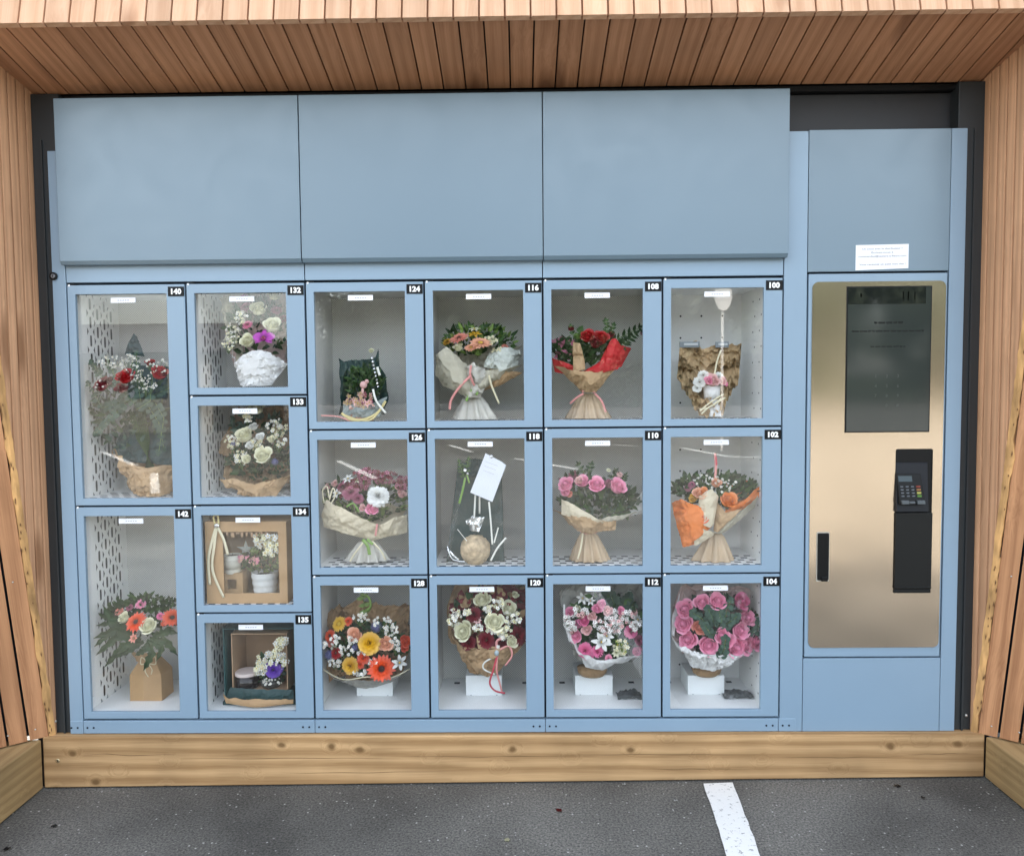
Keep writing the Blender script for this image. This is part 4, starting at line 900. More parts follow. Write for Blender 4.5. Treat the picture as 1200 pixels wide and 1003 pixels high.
def stems(par, a, b, n=9, sp0=6, sp1=3, Y=.08, name='stem_bundle', m_=None):
    mb = MB(); r = random.Random(n)
    for i in range(n):
        u = (i/(n-1)-.5)*2; mb.tube([W(a[0]+u*sp0, a[1], Y+r.uniform(-.02,.02)), W((a[0]+b[0])/2+u*(sp0+sp1)/2, (a[1]+b[1])/2, Y), W(b[0]-u*sp1, b[1], Y+r.uniform(-.01,.01))], .0022, 5)
    return mb.build(name, m_ or STEM, par, True)
def FLOOR(num): return OPEN[num][2] - .003
def bouquet(name, num, px, Y, label, cat='bouquet', group=None):
    p = W(px, 500, Y); return thing(name, (p.x, Y, FLOOR(num)), label, cat, group)
def heads(b, cen, items, Y=.05, fwd=1.2):
    for i, it in enumerate(items):
        kind, col, px, py, r = it[:5]; y = it[5] if len(it) > 5 else Y
        if kind == 'rose': head(b, 'rose', rose_me(col, i % 3), px, py, r, y, cen, fwd, 1.12)
        elif kind == 'mum': head(b, 'chrysanthemum', mum_me(col, i % 2), px, py, r, y, cen, fwd)
        elif kind == 'carn': head(b, 'carnation', mum_me(col, 5, 70, .05), px, py, r, y, cen, fwd)
        elif kind == 'ger': head(b, 'gerbera', gerbera_me(col, it[6] if len(it) > 6 else EYE_D, i % 2), px, py, r, y, cen, fwd)
        elif kind == 'star': head(b, 'lily', star_me(col, EYE_Y, 6, i % 2, .22), px, py, r, y, cen, fwd)
        elif kind == 'daisy': head(b, 'small_flower', star_me(col, EYE_G, 7, 1, .26, .5), px, py, r, y, cen, fwd)
        elif kind == 'orchid': head(b, 'orchid', orchid_me(), px, py, r, y, cen, 1.6)
        elif kind == 'thistle': head(b, 'thistle', thistle_me(), px, py, r, y, cen, fwd)
GRP = 'bouquets shown in the flower lockers'

# ---- 140: dark bouquet with red roses, baby's breath and eucalyptus in a kraft bowl
b = bouquet('rose_bouquet', '140', 172, .12, 'red rose and baby\'s breath bouquet with eucalyptus behind the glass of door 140', group=GRP)
sheet(b, 'kraft_wrap', KRAFT, [(158,577,.07),(168,581,.06),(190,581,.06),(200,578,.08)], [(131,527,.09),(150,540,.05),(172,548,.04),(203,545,.05)], .03, .007, seed=2)
sheet(b, 'kraft_wrap', KRAFT, [(155,576,.16),(205,576,.16)], [(133,524,.17),(205,538,.17)], -.0, .006, seed=3)
sheet(b, 'tissue_wrap', TEAL, [(140,540,.12),(204,545,.12)], [(136,520,.14),(150,497,.15),(203,500,.15)], .02, .006, seed=4)
stems(b, (160, 482), (176, 548), 8, 9, 5, .11, m_=LEAFM)
greens(b, 'lower_foliage', [LEAFD, EUC], 150, 500, 40, 24, .10, 110, 12, .25, seed=33)
greens(b, 'foliage', [LEAFD, LEAFM], 150, 472, 46, 30, .08, 130, 13, .2, seed=3)
for i, pts in enumerate([((150,470,.06),(120,478,.05),(104,450,.05)), ((150,470,.06),(118,440,.05),(108,425,.05)), ((160,480,.05),(176,470,.04),(180,430,.04)), ((170,470,.06),(186,495,.05),(192,525,.05)), ((178,465,.06),(192,490,.04),(186,530,.04)), ((160,475,.05),(140,455,.04),(130,430,.04)), ((150,470,.06),(128,492,.05),(112,508,.05)), ((165,470,.05),(160,440,.04),(160,415,.04)), ((175,465,.06),(198,455,.05),(204,436,.05))]):
    sprig(b, 'eucalyptus_sprig', EUC, pts, 9, 7, True, .5, i)
heads(b, (155, 490), [('rose', DKRED, 119, 451, 11, .024), ('rose', RED, 147, 441, 12, .022), ('rose', DKRED, 143, 454, 9, .024), ('rose', RED, 187, 437, 11, .03), ('rose', DKRED, 128, 447, 7, .05), ('rose', RED, 176, 425, 6, .07)])
filler(b, 'babys_breath', [WHT], [(130,424,14,8), (152,425,12,10), (172,448,12,12), (182,428,16,10), (118,452,8,6), (160,440,12,10)], 1.5, .03, 34, 2)
t = thing('paper_bag', W(176, 572, .2), 'dark green paper bag standing behind the roses of locker 140', 'bag')
sheet(t, 'bag_front', TEAL, [(150,570,.20),(206,570,.20)], [(160,428,.22),(206,432,.22)], .0, .003, seed=8)
mb = MB(); mb.hexa([W(150,572,.205), W(206,572,.205), W(206,572,.25), W(150,572,.25), W(160,428,.225), W(206,430,.225), W(206,430,.25), W(160,428,.25)]); mb.build('bag_body', TEAL, t)
sheet(b, 'tissue_peak', TEAL, [(146,415,.12),(170,418,.12)], [(156,391,.12),(160,395,.12)], .01, .004, seed=5)

# ---- 142: orange gerberas in a kraft card vase
b = bouquet('gerbera_bouquet', '142', 176, .11, 'orange gerbera and white rose bouquet with dark leaves in a kraft card holder', group=GRP)
zf = FLOOR('142')
def zW(px, py, Y): p = W(px, py, Y); return Vector((p.x, Y, max(p.z, zf)))
mb = MB(); x0, x1 = W(152.5, 800, .10).x, W(190, 800, .10).x; zt1 = W(170, 790, .10).z; zt2 = W(170, 772, .11).z; zt3 = W(170, 768, .12).z
Bq = [(x0,.095,zf),(x1,.095,zf),(x1+.004,.175,zf),(x0+.004,.175,zf)]; Tq = [(x0+.001,.096,zt1),(x1-.001,.096,zt1),(x1+.002,.174,zt1),(x0+.004,.174,zt1)]
mb.hexa(Bq+Tq); cxm = (x0+x1)/2; mb.hexa(Tq+[(cxm-.024,.115,zt2),(cxm+.024,.115,zt2),(cxm+.024,.155,zt2),(cxm-.024,.155,zt2)])
mb.build('card_vase', CARD, b, bevel=.001)
sheet(b, 'card_collar', CARD, [(160,775,.11),(184,775,.11)], [(152,762,.10),(166,766,.08),(192,762,.10)], .01, .003, seed=6, nu=14, nv=6)
for pts in (((172,775,.075),(166,770,.07),(165,778,.07),(172,777,.07)), ((172,775,.075),(181,769,.07),(182,778,.07),(173,777,.07)), ((172,777,.075),(170,786,.08),(174,793,.085)), ((173,777,.075),(178,784,.08),(177,790,.085))): ribbon(b, RIBC, pts, 1.1, 'raffia_bow')
greens(b, 'foliage', [LEAFD, LEAFM], 165, 722, 40, 24, .07, 170, 13, .24, seed=11)
greens(b, 'top_foliage', [LEAFM, LEAFD], 178, 706, 30, 9, .08, 90, 8, .35, seed=12)
r_ = random.Random(4)
def big_leaf(par, pts, w, m_=LEAFD, jag=.35, seed=0):
    r = random.Random(seed); P = resample([W(*p) for p in pts], 11); mb = MB(); vs = []
    for i, p in enumerate(P):
        d = (P[min(i+1,10)]-P[max(i-1,0)]).normalized(); s = d.cross(Vector((0,-1,.2))).normalized(); v = i/10
        ww = S(w)*math.sin(math.pi*min(1,(.1+.9*v)))**.8*(1 - (jag if i % 2 else 0)) + .0003
        vs += [p - s*ww, p + Vector((0,.003,0)), p + s*ww*(1-.1*r.random())]
    mb.grid(vs, 3, 11); return mb.build('large_leaf', m_, par)
for i, (pts, w) in enumerate([(((165,752,.05),(138,745,.03),(112,768,.03)),6), (((165,750,.05),(135,738,.03),(109,748,.03)),6), (((160,745,.05),(132,728,.04),(120,708,.04)),6), (((160,748,.05),(128,730,.04),(112,733,.04)),5), (((168,752,.05),(145,756,.03),(122,782,.03)),6), (((172,752,.04),(178,765,.025),(168,786,.03)),6), (((172,750,.04),(190,758,.03),(183,775,.03)),5), (((175,748,.04),(195,752,.03),(208,768,.04)),6), (((178,745,.04),(198,740,.03),(209,742,.04)),6), (((168,752,.05),(150,762,.03),(134,770,.03)),5), (((150,740,.05),(128,742,.03),(110,758,.03)),5), (((158,744,.05),(140,726,.04),(122,724,.04)),5), (((175,752,.04),(168,762,.03),(158,768,.03)),5)]): big_leaf(b, pts, w, LEAFD, .42, i)
heads(b, (172, 760), [('ger', ORED, 160, 729, 13, .03), ('ger', ORED, 202, 724, 12, .04), ('rose', CREAM, 174, 733, 11.5, .025), ('rose', CREAM, 145, 724, 8, .045), ('carn', PINK, 165, 708, 7, .07), ('carn', SALM, 140, 716, 6, .06), ('carn', MAUVE, 152, 712, 5, .07), ('carn', HOTPINK, 188, 722, 5, .05), ('daisy', ORED, 192, 731, 4, .04), ('daisy', SALM, 157, 748, 6, .03)])

# ---- 132: orchids and white roses in white tissue
b = bouquet('orchid_bouquet', '132', 300, .10, 'magenta orchid and cream rose bouquet in white tissue behind door 132', group=GRP)
sheet(b, 'back_paper', PINKP, [(272,430,.14),(335,425,.14)], [(258,345,.15),(300,338,.16),(338,345,.15)], .01, .008, seed=1)
sheet(b, 'clear_paper', BEIGEP, [(276,425,.10),(290,420,.12)], [(257,350,.12),(272,345,.13)], .01, .01, seed=7, nu=8)
greens(b, 'foliage', [LEAFD, LEAFM, EUC], 302, 385, 34, 34, .10, 190, 12, .26, seed=14)
sheet(b, 'white_tissue', WHITEP, [(281,451.5,.06),(298,453,.05),(318,451.5,.06)], [(272,404,.09),(277,426,.05),(286,417,.045),(298,411,.045),(312,412,.045),(326,419,.05),(338,426,.06)], .035, .005, seed=3, fq=44, nu=40, nv=26)
filler(b, 'white_spray', [WHT, CREAM], [(273,390,9,12), (268,402,8,8), (282,372,8,8)], 1.6, .05, 34, 5)
heads(b, (305, 410), [('rose', CREAM, 303, 362, 11, .06), ('rose', CREAM, 320, 381, 11, .05), ('rose', CREAM, 290, 400, 10, .045), ('rose', CREAM, 322, 346, 9, .08), ('orchid', PURP, 309, 396, 12.5, .030), ('carn', MAUVE, 289, 360, 8, .08), ('carn', HOTPINK, 290, 381, 6.5, .06), ('carn', MAUVE, 324, 364, 7, .09), ('carn', PURP, 286, 349, 6, .10), ('carn', BURG, 333, 374, 6, .08)])

# ---- 133: white roses in kraft
b = bouquet('rose_bouquet', '133', 303, .10, 'cream rose bouquet in a low kraft bowl wrap behind door 133', group=GRP)
sheet(b, 'back_paper', KRAFT2, [(268,570,.14),(341,566,.14)], [(258,520,.15),(280,476,.16),(341,476,.16)], .0, .010, seed=4)
greens(b, 'foliage', [LEAFD, LEAFM], 305, 540, 36, 22, .09, 200, 12, .24, seed=15)
greens(b, 'upper_foliage', [LEAFD, EUC], 303, 500, 32, 20, .10, 110, 11, .3, seed=16)
sheet(b, 'kraft_bowl', KRAFT, [(281,579.5,.05),(300,582,.04),(325,580,.05)], [(258,560,.07),(276,559,.05),(310,566,.03),(341,556,.05)], .03, .008, seed=5)
filler(b, 'cream_spray', [CREAM, WHT], [(324,500,12,10), (327,515,9,10), (272,517,9,8), (284,536,9,9), (300,520,8,8), (290,490,6,5)], 2.2, .05, 22, 6)
heads(b, (303, 555), [('rose', CREAM, 300, 479, 10.5, .08), ('rose', CREAM, 286, 510, 12, .05), ('rose', CREAM, 308, 534, 12, .03), ('rose', WHT, 305, 512, 6, .05), ('rose', WHT, 297, 500, 6, .06), ('rose', CREAM, 289, 538, 6.5, .035), ('rose', WHT, 293, 522, 6, .04), ('thistle', THIS, 273, 520, 4, .05), ('rose', CREAM, 318, 515, 5, .05), ('thistle', THIS, 322, 541, 5, .04)])

# ---- 134: window gift box with candle and potted plant
z0_ = FLOOR('134')
b = bouquet('gift_box', '134', 290, .12, 'kraft gift box with window showing a candle and a white potted plant', cat='gift box')
A0, A1 = W(243, 704, .03), W(335, 608, .03); xa, xb, za, zb_ = W(241, 650, .03).x, W(336, 650, .03).x, z0_, W(290, 611, .03).z
wx0, wx1, wz0, wz1 = W(261.5, 650, .03).x, W(326.5, 650, .03).x, W(290, 695, .03).z, W(290, 623, .03).z
mb = MB(); vs = []
for y_ in (.030, .033):
    vs += [(xa, y_, za), (xb, y_, za), (xb, y_, zb_), (xa, y_, zb_), (wx0, y_, wz0), (wx1, y_, wz0), (wx1, y_, wz1), (wx0, y_, wz1)]
fs = []
for i in range(4):
    j = (i+1) % 4; fs += [(i, j, 4+j, 4+i), (8+j, 8+i, 12+i, 12+j), (4+i, 4+j, 12+j, 12+i), (8+i, 8+j, j, i)]
mb.add(vs, fs); mb.build('box_front', CARD, b)
mb = MB(); mb.box((xa, .0335, za), (xa+.003, .20, zb_)); mb.box((xb-.003, .0335, za), (xb, .20, zb_)); mb.box((xa+.0035, .0335, zb_-.003), (xb-.0035, .20, zb_)); mb.box((xa+.0035, .0335, za+.0005), (xb-.0035, .20, za+.003)); mb.box((xa+.0035, .197, za+.0035), (xb-.0035, .20, zb_-.0035)); mb.build('box_shell', CARD, b)
mb = MB(); mb.box((wx0-.004, .0335, wz0-.004), (wx1+.004, .0338, wz1+.004)); mb.build('film_window', FILM, b)
mb = MB()
for q in range(9):
    x = wx0+.012+q*.0165; mb.box((x, .029, wz1-.002), (x+random.uniform(.006,.012), .0296, wz1-random.uniform(.006,.018)))
mb.build('torn_window_edge', CARDIN, b)
inner = [thing('candle', W(273, 671, .085), 'white candle jar standing on a small kraft box inside the window gift box', 'candle'),
         thing('small_box', W(273, 695, .08), 'small kraft box with a square hole under the white candle', 'box'),
         thing('potted_plant', W(311, 695, .085), 'white flowering plant in a ribbed white pot inside the window gift box', 'potted plant')]
c = W(273, 671, .085); rr = S(9.8, .085); hh = S(22, .085); mb = MB(); mb.lathe(c, [(rr*.93, 0), (rr, .003), (rr, hh), (rr*.9, hh), (rr*.88, hh-.006)], 24); mb.build('jar', mat('candle_white', (.74,.73,.66), .35), inner[0], True)
mb = MB(); mb.lathe(c+Vector((0,0,hh*.25)), [(rr*1.005, 0), (rr*1.008, 0), (rr*1.008, hh*.5), (rr*1.005, hh*.5)], 24); mb.build('jar_label', mat('cream_print', (.60,.59,.52), .6), inner[0], True)
mb = MB(); mb.lathe(c+Vector((0,0,hh)), [(rr*.86, -.005), (.001, -.005)], 20); mb.tube([c+Vector((0,0,hh-.006)), c+Vector((0,0,hh+.004))], .0008); mb.build('wick', BLACK, inner[0])
p0, p1 = W(262.5, 694, .06), W(284, 672, .06); mb = MB(); vs = []; hx0_, hx1_, hz0_, hz1_ = W(266.5,684,.06).x, W(277,684,.06).x, W(270,690,.06).z, W(270,679,.06).z
za_ = z0_+.0035+wz0*0; za_ = za+.0035; zb2_ = W(273, 671.5, .06).z
for y_ in (.06, .062): vs += [(p0.x, y_, za_), (p1.x, y_, za_), (p1.x, y_, zb2_), (p0.x, y_, zb2_), (hx0_, y_, hz0_), (hx1_, y_, hz0_), (hx1_, y_, hz1_), (hx0_, y_, hz1_)]
mb.add(vs, fs); mb.box((p0.x, .0625, za_), (p0.x+.002, .11, zb2_)); mb.box((p1.x-.002, .0625, za_), (p1.x, .11, zb2_)); mb.box((p0.x+.0025, .0625, zb2_-.002), (p1.x-.0025, .11, zb2_)); mb.box((p0.x+.0025, .108, za_), (p1.x-.0025, .11, zb2_-.0025)); mb.build('box_walls', CARD, inner[1])
c = W(311, 694.5, .085); c.z = za_; r1_ = S(15.5, .085); hh = W(311, 669.5, .085).z - za_; prof = [(r1_*.75, 0)]
for q in range(4): prof += [(r1_*(.78+.06*q), hh*(q*.25+.02)), (r1_*(.82+.06*q), hh*(q*.25+.12)), (r1_*(.79+.06*q), hh*(q*.25+.23))]
prof += [(r1_*1.0, hh), (r1_*.92, hh), (r1_*.9, hh*.9)]
mb = MB(); mb.lathe(c, prof, 28); mb.build('pot', mat('white_ceramic', (.80,.82,.84), .25), inner[2], True)
mb = MB(); mb.lathe(c+Vector((0,0,hh*.88)), [(r1_*.9, 0), (.002, .006)], 16); mb.build('soil', mat('soil', (.03,.02,.012), .95), inner[2])
greens(inner[2], 'foliage', [LEAFM, LEAFL, LEAFD], 306, 658, 22, 14, .075, 190, 9, .3, seed=20)
filler(inner[2], 'small_blossom', [WHT, CREAM], [(303,633,9,7), (318,634,8,8), (312,642,10,7), (320,646,6,6)], 3.4, .045, 20, 7)
filler(inner[2], 'pink_blossom', [PALEPINK, PINK], [(296,656,9,5), (284,655,5,4)], 2.2, .055, 14, 8)
mb = MB()
for k in range(10):
    a = k*math.pi/5; R = S(12 if k % 2 == 0 else 4.5); mb.v.append(tuple(W(288, 644, .11) + Vector((R*math.cos(a+.3), 0, R*math.sin(a+.3)))))
st = W(288, 644, .11); mb.v += [(st.x, st.y-.008, st.z), (st.x, st.y+.008, st.z)]
for k in range(10): mb.f += [(k, (k+1) % 10, 10), ((k+1) % 10, k, 11)]; mb.mi += [0, 0]
tag(mb.build('foil_star', mat('pale_star', (.55,.60,.58), .35), None, loc=st), 'pale silver star ornament hanging inside the window gift box', 'ornament')
for pts, w_ in ((((253,617,.026),(247,640,.022),(244,660,.022),(246,685,.022)),3.2), (((254,617,.026),(251,640,.022),(249,668,.022),(262,700,.024)),3.2), (((254,616,.026),(262,632,.022),(267,650,.022)),3.2), (((253,616,.026),(250,606,.024),(255,604,.024),(256,616,.025)),2.4)): ribbon(b, RIBC if w_ > 3 else RIBY, pts, w_)
mb = MB(); mb.ball(W(254, 616, .024), .010, 8, sc=(1.1, .5, .7)); mb.build('ribbon_knot', SILV, b, True)

# ---- 135: teal box with arrangement
zf = FLOOR('135')
b = bouquet('open_gift_box', '135', 300, .12, 'dark green gift bag holding an open kraft box, standing in locker 135', cat='gift box')
mb = MB(); xa, xb = W(258, 800, .05).x, W(346, 800, .05).x; zt_ = W(300, 729, .12).z + .004
mb.box((xa+.012, .055, zf+.02), (xa+.015, .21, zt_)); mb.box((xb-.003, .055, zf+.02), (xb, .21, zt_)); mb.box((xa+.0155, .205, zf+.02), (xb-.0035, .21, zt_)); mb.box((xa+.012, .05, zt_-.006), (xb, .21, zt_-.004))
mb.build('bag_shell', mat('teal_bag_paper', (.018,.085,.085), .6), b)
sheet(b, 'bag_front', TEAL, [(264,818,.045),(344,820,.045)], [(270,805,.050),(343,808,.050)], .012, .002, seed=2, nv=8)
sheet(b, 'bag_base', CARD, [(265,824,.035),(300,828,.030),(344,824,.035)], [(262,812,.040),(268,818,.036),(344,819,.036)], .010, .002, seed=3, nv=8)
mb = MB(); mb.box((xa+.003, .06, zf), (xb-.001, .2, zf+.012)); mb.build('bag_floor', TEAL, b)
k0, k1, kz0, kz1 = W(273,780,.07).x, W(338,780,.07).x, W(300,808,.07).z, W(300,741,.07).z
mb = MB(); t3 = .0035
mb.box((k0, .06, kz0), (k0+t3, .19, kz1)); mb.box((k1-t3, .06, kz0), (k1, .19, kz1)); mb.box((k0+t3+.0002, .06, kz1-t3), (k1-t3-.0002, .19, kz1)); mb.box((k0+t3+.0002, .06, kz0), (k1-t3-.0002, .19, kz0+t3)); mb.box((k0+t3+.0002, .186, kz0+t3+.0002), (k1-t3-.0002, .19, kz1-t3-.0002)); mb.build('kraft_tray', CARDIN, b)
t = thing('candle', W(290, 806, .09), 'dark candle jar with a pale lid inside the dark green bag', 'candle'); c = W(290, 805, .09); c.z = kz0+t3+.0005; rr = S(13.5, .09); hh = W(290,789,.09).z - c.z
mb = MB(); mb.lathe(c, [(rr*.95,0),(rr,.003),(rr,hh)], 28); mb.build('jar', mat('black_glass_jar', (.012,.008,.008), .12), t, True)
mb = MB(); mb.lathe(c+Vector((0,0,hh)), [(rr*1.03,0),(rr*1.03,.008),(rr*.98,.010),(.001,.010)], 28); mb.build('lid', mat('pale_lid', (.68,.58,.54), .5), t)
t = thing('flower_arrangement', W(318, 806, .09), 'small cream and violet flower arrangement inside the dark green bag', 'flower arrangement')
c = W(318, 804, .095); c.z = kz0+t3+.0005; mb = MB(); mb.lathe(c, [(S(11),0),(S(13),.012),(S(14),.025)], 20); mb.build('glass_bowl', mat('smoky_bowl', (.05,.05,.045), .15), t, True)
greens(t, 'foliage', [LEAFM, EUC, LEAFD], 318, 784, 17, 18, .09, 130, 8, .3, seed=22)
filler(t, 'cream_blossom', [CREAM, WHT], [(310,772,10,10), (322,765,10,8), (330,775,8,9), (306,785,7,6), (327,755,6,6), (333,750,4,4)], 3.1, .055, 18, 9)
filler(t, 'tiny_blossom', [WHT], [(318,798,14,5)], 1.4, .06, 30, 10)
heads(t, (318, 795), [('mum', VIO, 321, 785, 10, .05), ('carn', VIO, 316, 780, 6, .055), ('carn', VIO, 328, 783, 5, .055)])

# ---- 124: teal pouch with plant
zf = FLOOR('124')
b = bouquet('plant_pouch', '124', 424, .10, 'dark teal pouch with a small green plant and yellow ribbon behind door 124', cat='plant gift')
sheet(b, 'pouch_back', TEAL, [(400,486,.12),(452,486,.12)], [(397,419,.13),(403,424,.13),(424,421,.13),(440,419,.13),(443,409,.13)], .0, .004, seed=2)
sheet(b, 'pouch_side', TEAL, [(398,486,.08),(406,487,.12)], [(403,440,.09),(408,430,.13)], .0, .004, seed=3, nu=8)
sheet(b, 'pouch_side', TEAL, [(446,486,.12),(455,470,.08)], [(440,420,.13),(452,440,.09)], .0, .004, seed=4, nu=8)
sheet(b, 'clear_front', mat('smoked_clear_wrap', (.22,.26,.25), .2, bump=.6, bscale=50), [(402,489,.055),(445,489,.055)], [(402,470,.06),(424,478,.05),(455,464,.06)], .02, .006, seed=5, nv=8)
greens(b, 'foliage', [LEAFD, LEAFD, LEAFM], 428, 450, 21, 20, .08, 260, 11, .14, seed=23, upb=1.4, out=(428, 475))
c = W(422, 480, .09); mb = MB(); mb.lathe((c.x, c.y, zf), [(S(16),0),(S(18),.02),(S(17),.05),(S(14),.055)], 24); mb.build('woven_pot', mat('woven_basket', (.36,.20,.14), .8, var=.4, vscale=60, bump=1, bscale=90), b, True)
filler(b, 'dried_petals', [PALEPINK, petal_mat('dry_beige', (.5,.36,.24)), MAUVE], [(422,468,16,8), (420,474,18,5)], 3.0, .055, 34, 4, stems=False)
mb = MB(); mb.ball(W(426, 451, .05), S(4.6), 8, sc=(1,.8,1)); mb.ball(W(430, 447, .05), S(2.6), 8); mb.ball(W(425, 458, .05), S(2.5), 8, sc=(.7,.7,1.6)); mb.build('pink_ornament', small(PALEPINK), b, True)
heads(b, (428, 440), [('rose', CREAM, 435, 411, 3.5, .09)])
mb = MB()
for q in range(9): mb.ball(W(436+q*.9, 420+q*4.2, .08), S(1.8), 6)
mb.build('silver_trim', SILV, b)
for m_, pts, w_ in ((RIBY, ((400,484,.03),(412,492,.022),(428,491,.022),(442,484,.03),(452,470,.04)), 3), (RIBY, ((403,486,.03),(420,492,.022),(436,491,.022),(450,474,.04)), 2), (RIBP, ((376,487,.02),(395,488,.022),(410,493,.025)), 1.6), (RIBW, ((437,456,.04),(441,470,.03),(452,484,.03)), 2.6), (RIBW, ((442,430,.07),(445,440,.065)), 3)): ribbon(b, m_, pts, w_)

# ---- 116: peach gerberas in beige paper
b = bouquet('gerbera_bouquet', '116', 555, .10, 'peach gerbera bouquet in beige grey paper with green ribbon behind door 116', group=GRP)
greens(b, 'foliage', [LEAFD, LEAFM, LEAFL], 562, 400, 42, 17, .09, 240, 11, .22, seed=24, upb=1)
sheet(b, 'back_paper', BEIGEP, [(530,455,.12),(580,455,.12)], [(510,420,.15),(560,405,.17),(611,405,.15)], .0, .006, seed=1)
sheet(b, 'beige_wrap', BEIGEP, [(540,462,.06),(552,466,.05),(558,450,.06)], [(510,440,.05),(511,416,.04),(524,406,.04),(547,428,.05)], .03, .004, seed=2)
sheet(b, 'beige_wrap', BEIGEP, [(518,452,.08),(548,464,.06)], [(509,432,.07),(530,425,.05)], .02, .004, seed=6)
sheet(b, 'beige_wrap', BEIGEP, [(552,464,.06),(566,456,.06)], [(560,435,.05),(590,432,.04),(613,427,.05)], .02, .006, seed=3)
sheet(b, 'kraft_wrap', KRAFT, [(566,458,.08),(585,452,.08)], [(574,432,.06),(613,436,.06)], .02, .006, seed=5)
sheet(b, 'translucent_wrap', mat('frosted_film', (.52,.55,.50), .2, var=.3, vscale=20, bump=.8, bscale=40), [(566,430,.04),(590,434,.03),(606,428,.05)], [(572,415,.06),(590,408,.06),(613,410,.07)], .02, .012, seed=4)
sheet(b, 'front_wrap', TISSUE, [(545,466,.055),(562,466,.055)], [(535,438,.045),(555,425,.035),(577,440,.045)], .02, .008, seed=7)
heads(b, (558, 440), [('ger', SALM, 538, 397, 12, .06), ('ger', PEACH, 563, 403, 13, .045, EYE_Y), ('star', YEL, 556, 392, 9, .07), ('star', CREAM, 556, 386, 7, .08), ('rose', CREAM, 537, 407, 7, .045), ('carn', YEL, 524, 401, 6, .07), ('ger', PEACH, 552, 408, 8, .04, EYE_Y), ('carn', SALM, 592, 407, 5, .07), ('rose', LEAFL, 560, 413, 6, .04), ('rose', CREAM, 545, 395, 5, .07)], fwd=.7)
filler(b, 'cream_spray', [CREAM], [(585,411,9,5), (575,398,8,5)], 1.8, .06, 22, 12)
skirt(b, TISSUE, 554, 463, 8, 557, 491, 23, .09, 1)
for m_, pts, w_ in ((RIBP, ((552,440,.02),(540,452,.02),(529,468,.03),(527,480,.035)), 3), (RIBC, ((573,440,.03),(576,452,.03),(585,473,.04)), 2.4), (RIBG, ((545,462,.04),(553,458,.035),(560,462,.035)), 4), (RIBG, ((551,461,.035),(546,470,.035)), 3), (RIBP, ((552,428,.02),(551,440,.02),(556,452,.03)), 2.6)): ribbon(b, m_, pts, w_)

# ---- 108: red roses
b = bouquet('rose_bouquet', '108', 690, .10, 'red rose bouquet in kraft and red paper behind door 108', group=GRP)
greens(b, 'foliage', [LEAFD, LEAFM], 688, 413, 32, 17, .09, 260, 12, .24, seed=25, upb=.8)
greens(b, 'left_foliage', [LEAFD, LEAFD, MAUVE], 660, 410, 13, 13, .08, 120, 9, .28, seed=26)
for pts in (((708,400,.08),(722,398,.07),(750,384,.06)), ((712,410,.08),(730,404,.07),(745,391,.06))): sprig(b, 'leaf_sprig', LEAFD, pts, 9, 10, False, .24, 3)
for pts in (((705,400,.07),(712,385,.07),(710,376,.07)), ((708,400,.07),(716,390,.07),(719,381,.07)), ((684,400,.07),(671,392,.07),(669,383,.07)), ((680,400,.07),(678,390,.06),(681,385,.06))): sprig(b, 'leaf_sprig', LEAFM, pts, 5, 6, False, .4, 4)
sheet(b, 'kraft_wrap', KRAFT, [(682,460,.07),(698,460,.07)], [(650,428,.06),(668,432,.04),(696,437,.025),(722,432,.04),(724,429,.06)], .025, .005, seed=1)
sheet(b, 'kraft_wrap', KRAFT, [(672,436,.035),(686,433,.03)], [(671,402,.04),(679,402,.035),(683,410,.035)], .012, .005, seed=2, nu=12)
sheet(b, 'red_wrap', REDP, [(668,437,.045),(700,438,.03),(724,433,.045)], [(648,421,.08),(660,428,.07),(682,436,.05),(702,425,.04),(716,397,.04),(722,397,.04),(733,414,.06)], .015, .004, seed=3)
sheet(b, 'red_wrap', REDP, [(700,437,.028),(722,432,.04)], [(708,415,.03),(719,397,.03),(733,413,.05)], .02, .004, seed=4)
sheet(b, 'red_wrap', REDP, [(650,436,.07),(674,441,.05)], [(647,419,.08),(672,428,.05)], .01, .003, seed=6, nu=10)
sheet(b, 'red_wrap', REDP, [(715,434,.05),(728,430,.06)], [(722,404,.06),(740,408,.08)], .01, .003, seed=7, nu=10)
heads(b, (692, 425), [('rose', RED, 689, 394, 10, .05), ('rose', RED, 705, 396, 10, .05), ('rose', DKRED, 698, 402, 8, .04), ('carn', DKRED, 669, 385, 4, .07), ('rose', LEAFL, 677, 394, 5, .06), ('carn', DKRED, 716, 392, 5, .07), ('carn', BURG, 752, 391, 3, .06)])
skirt(b, TISSUEK, 689, 461, 7, 690, 490, 22, .10, 2)
for pts in (((682,459,.06),(690,456,.05),(697,460,.06)), ((684,461,.06),(676,466,.06),(668,473,.07)), ((697,461,.06),(705,470,.06),(710,483,.06))): ribbon(b, RIBP, pts, 2.6)

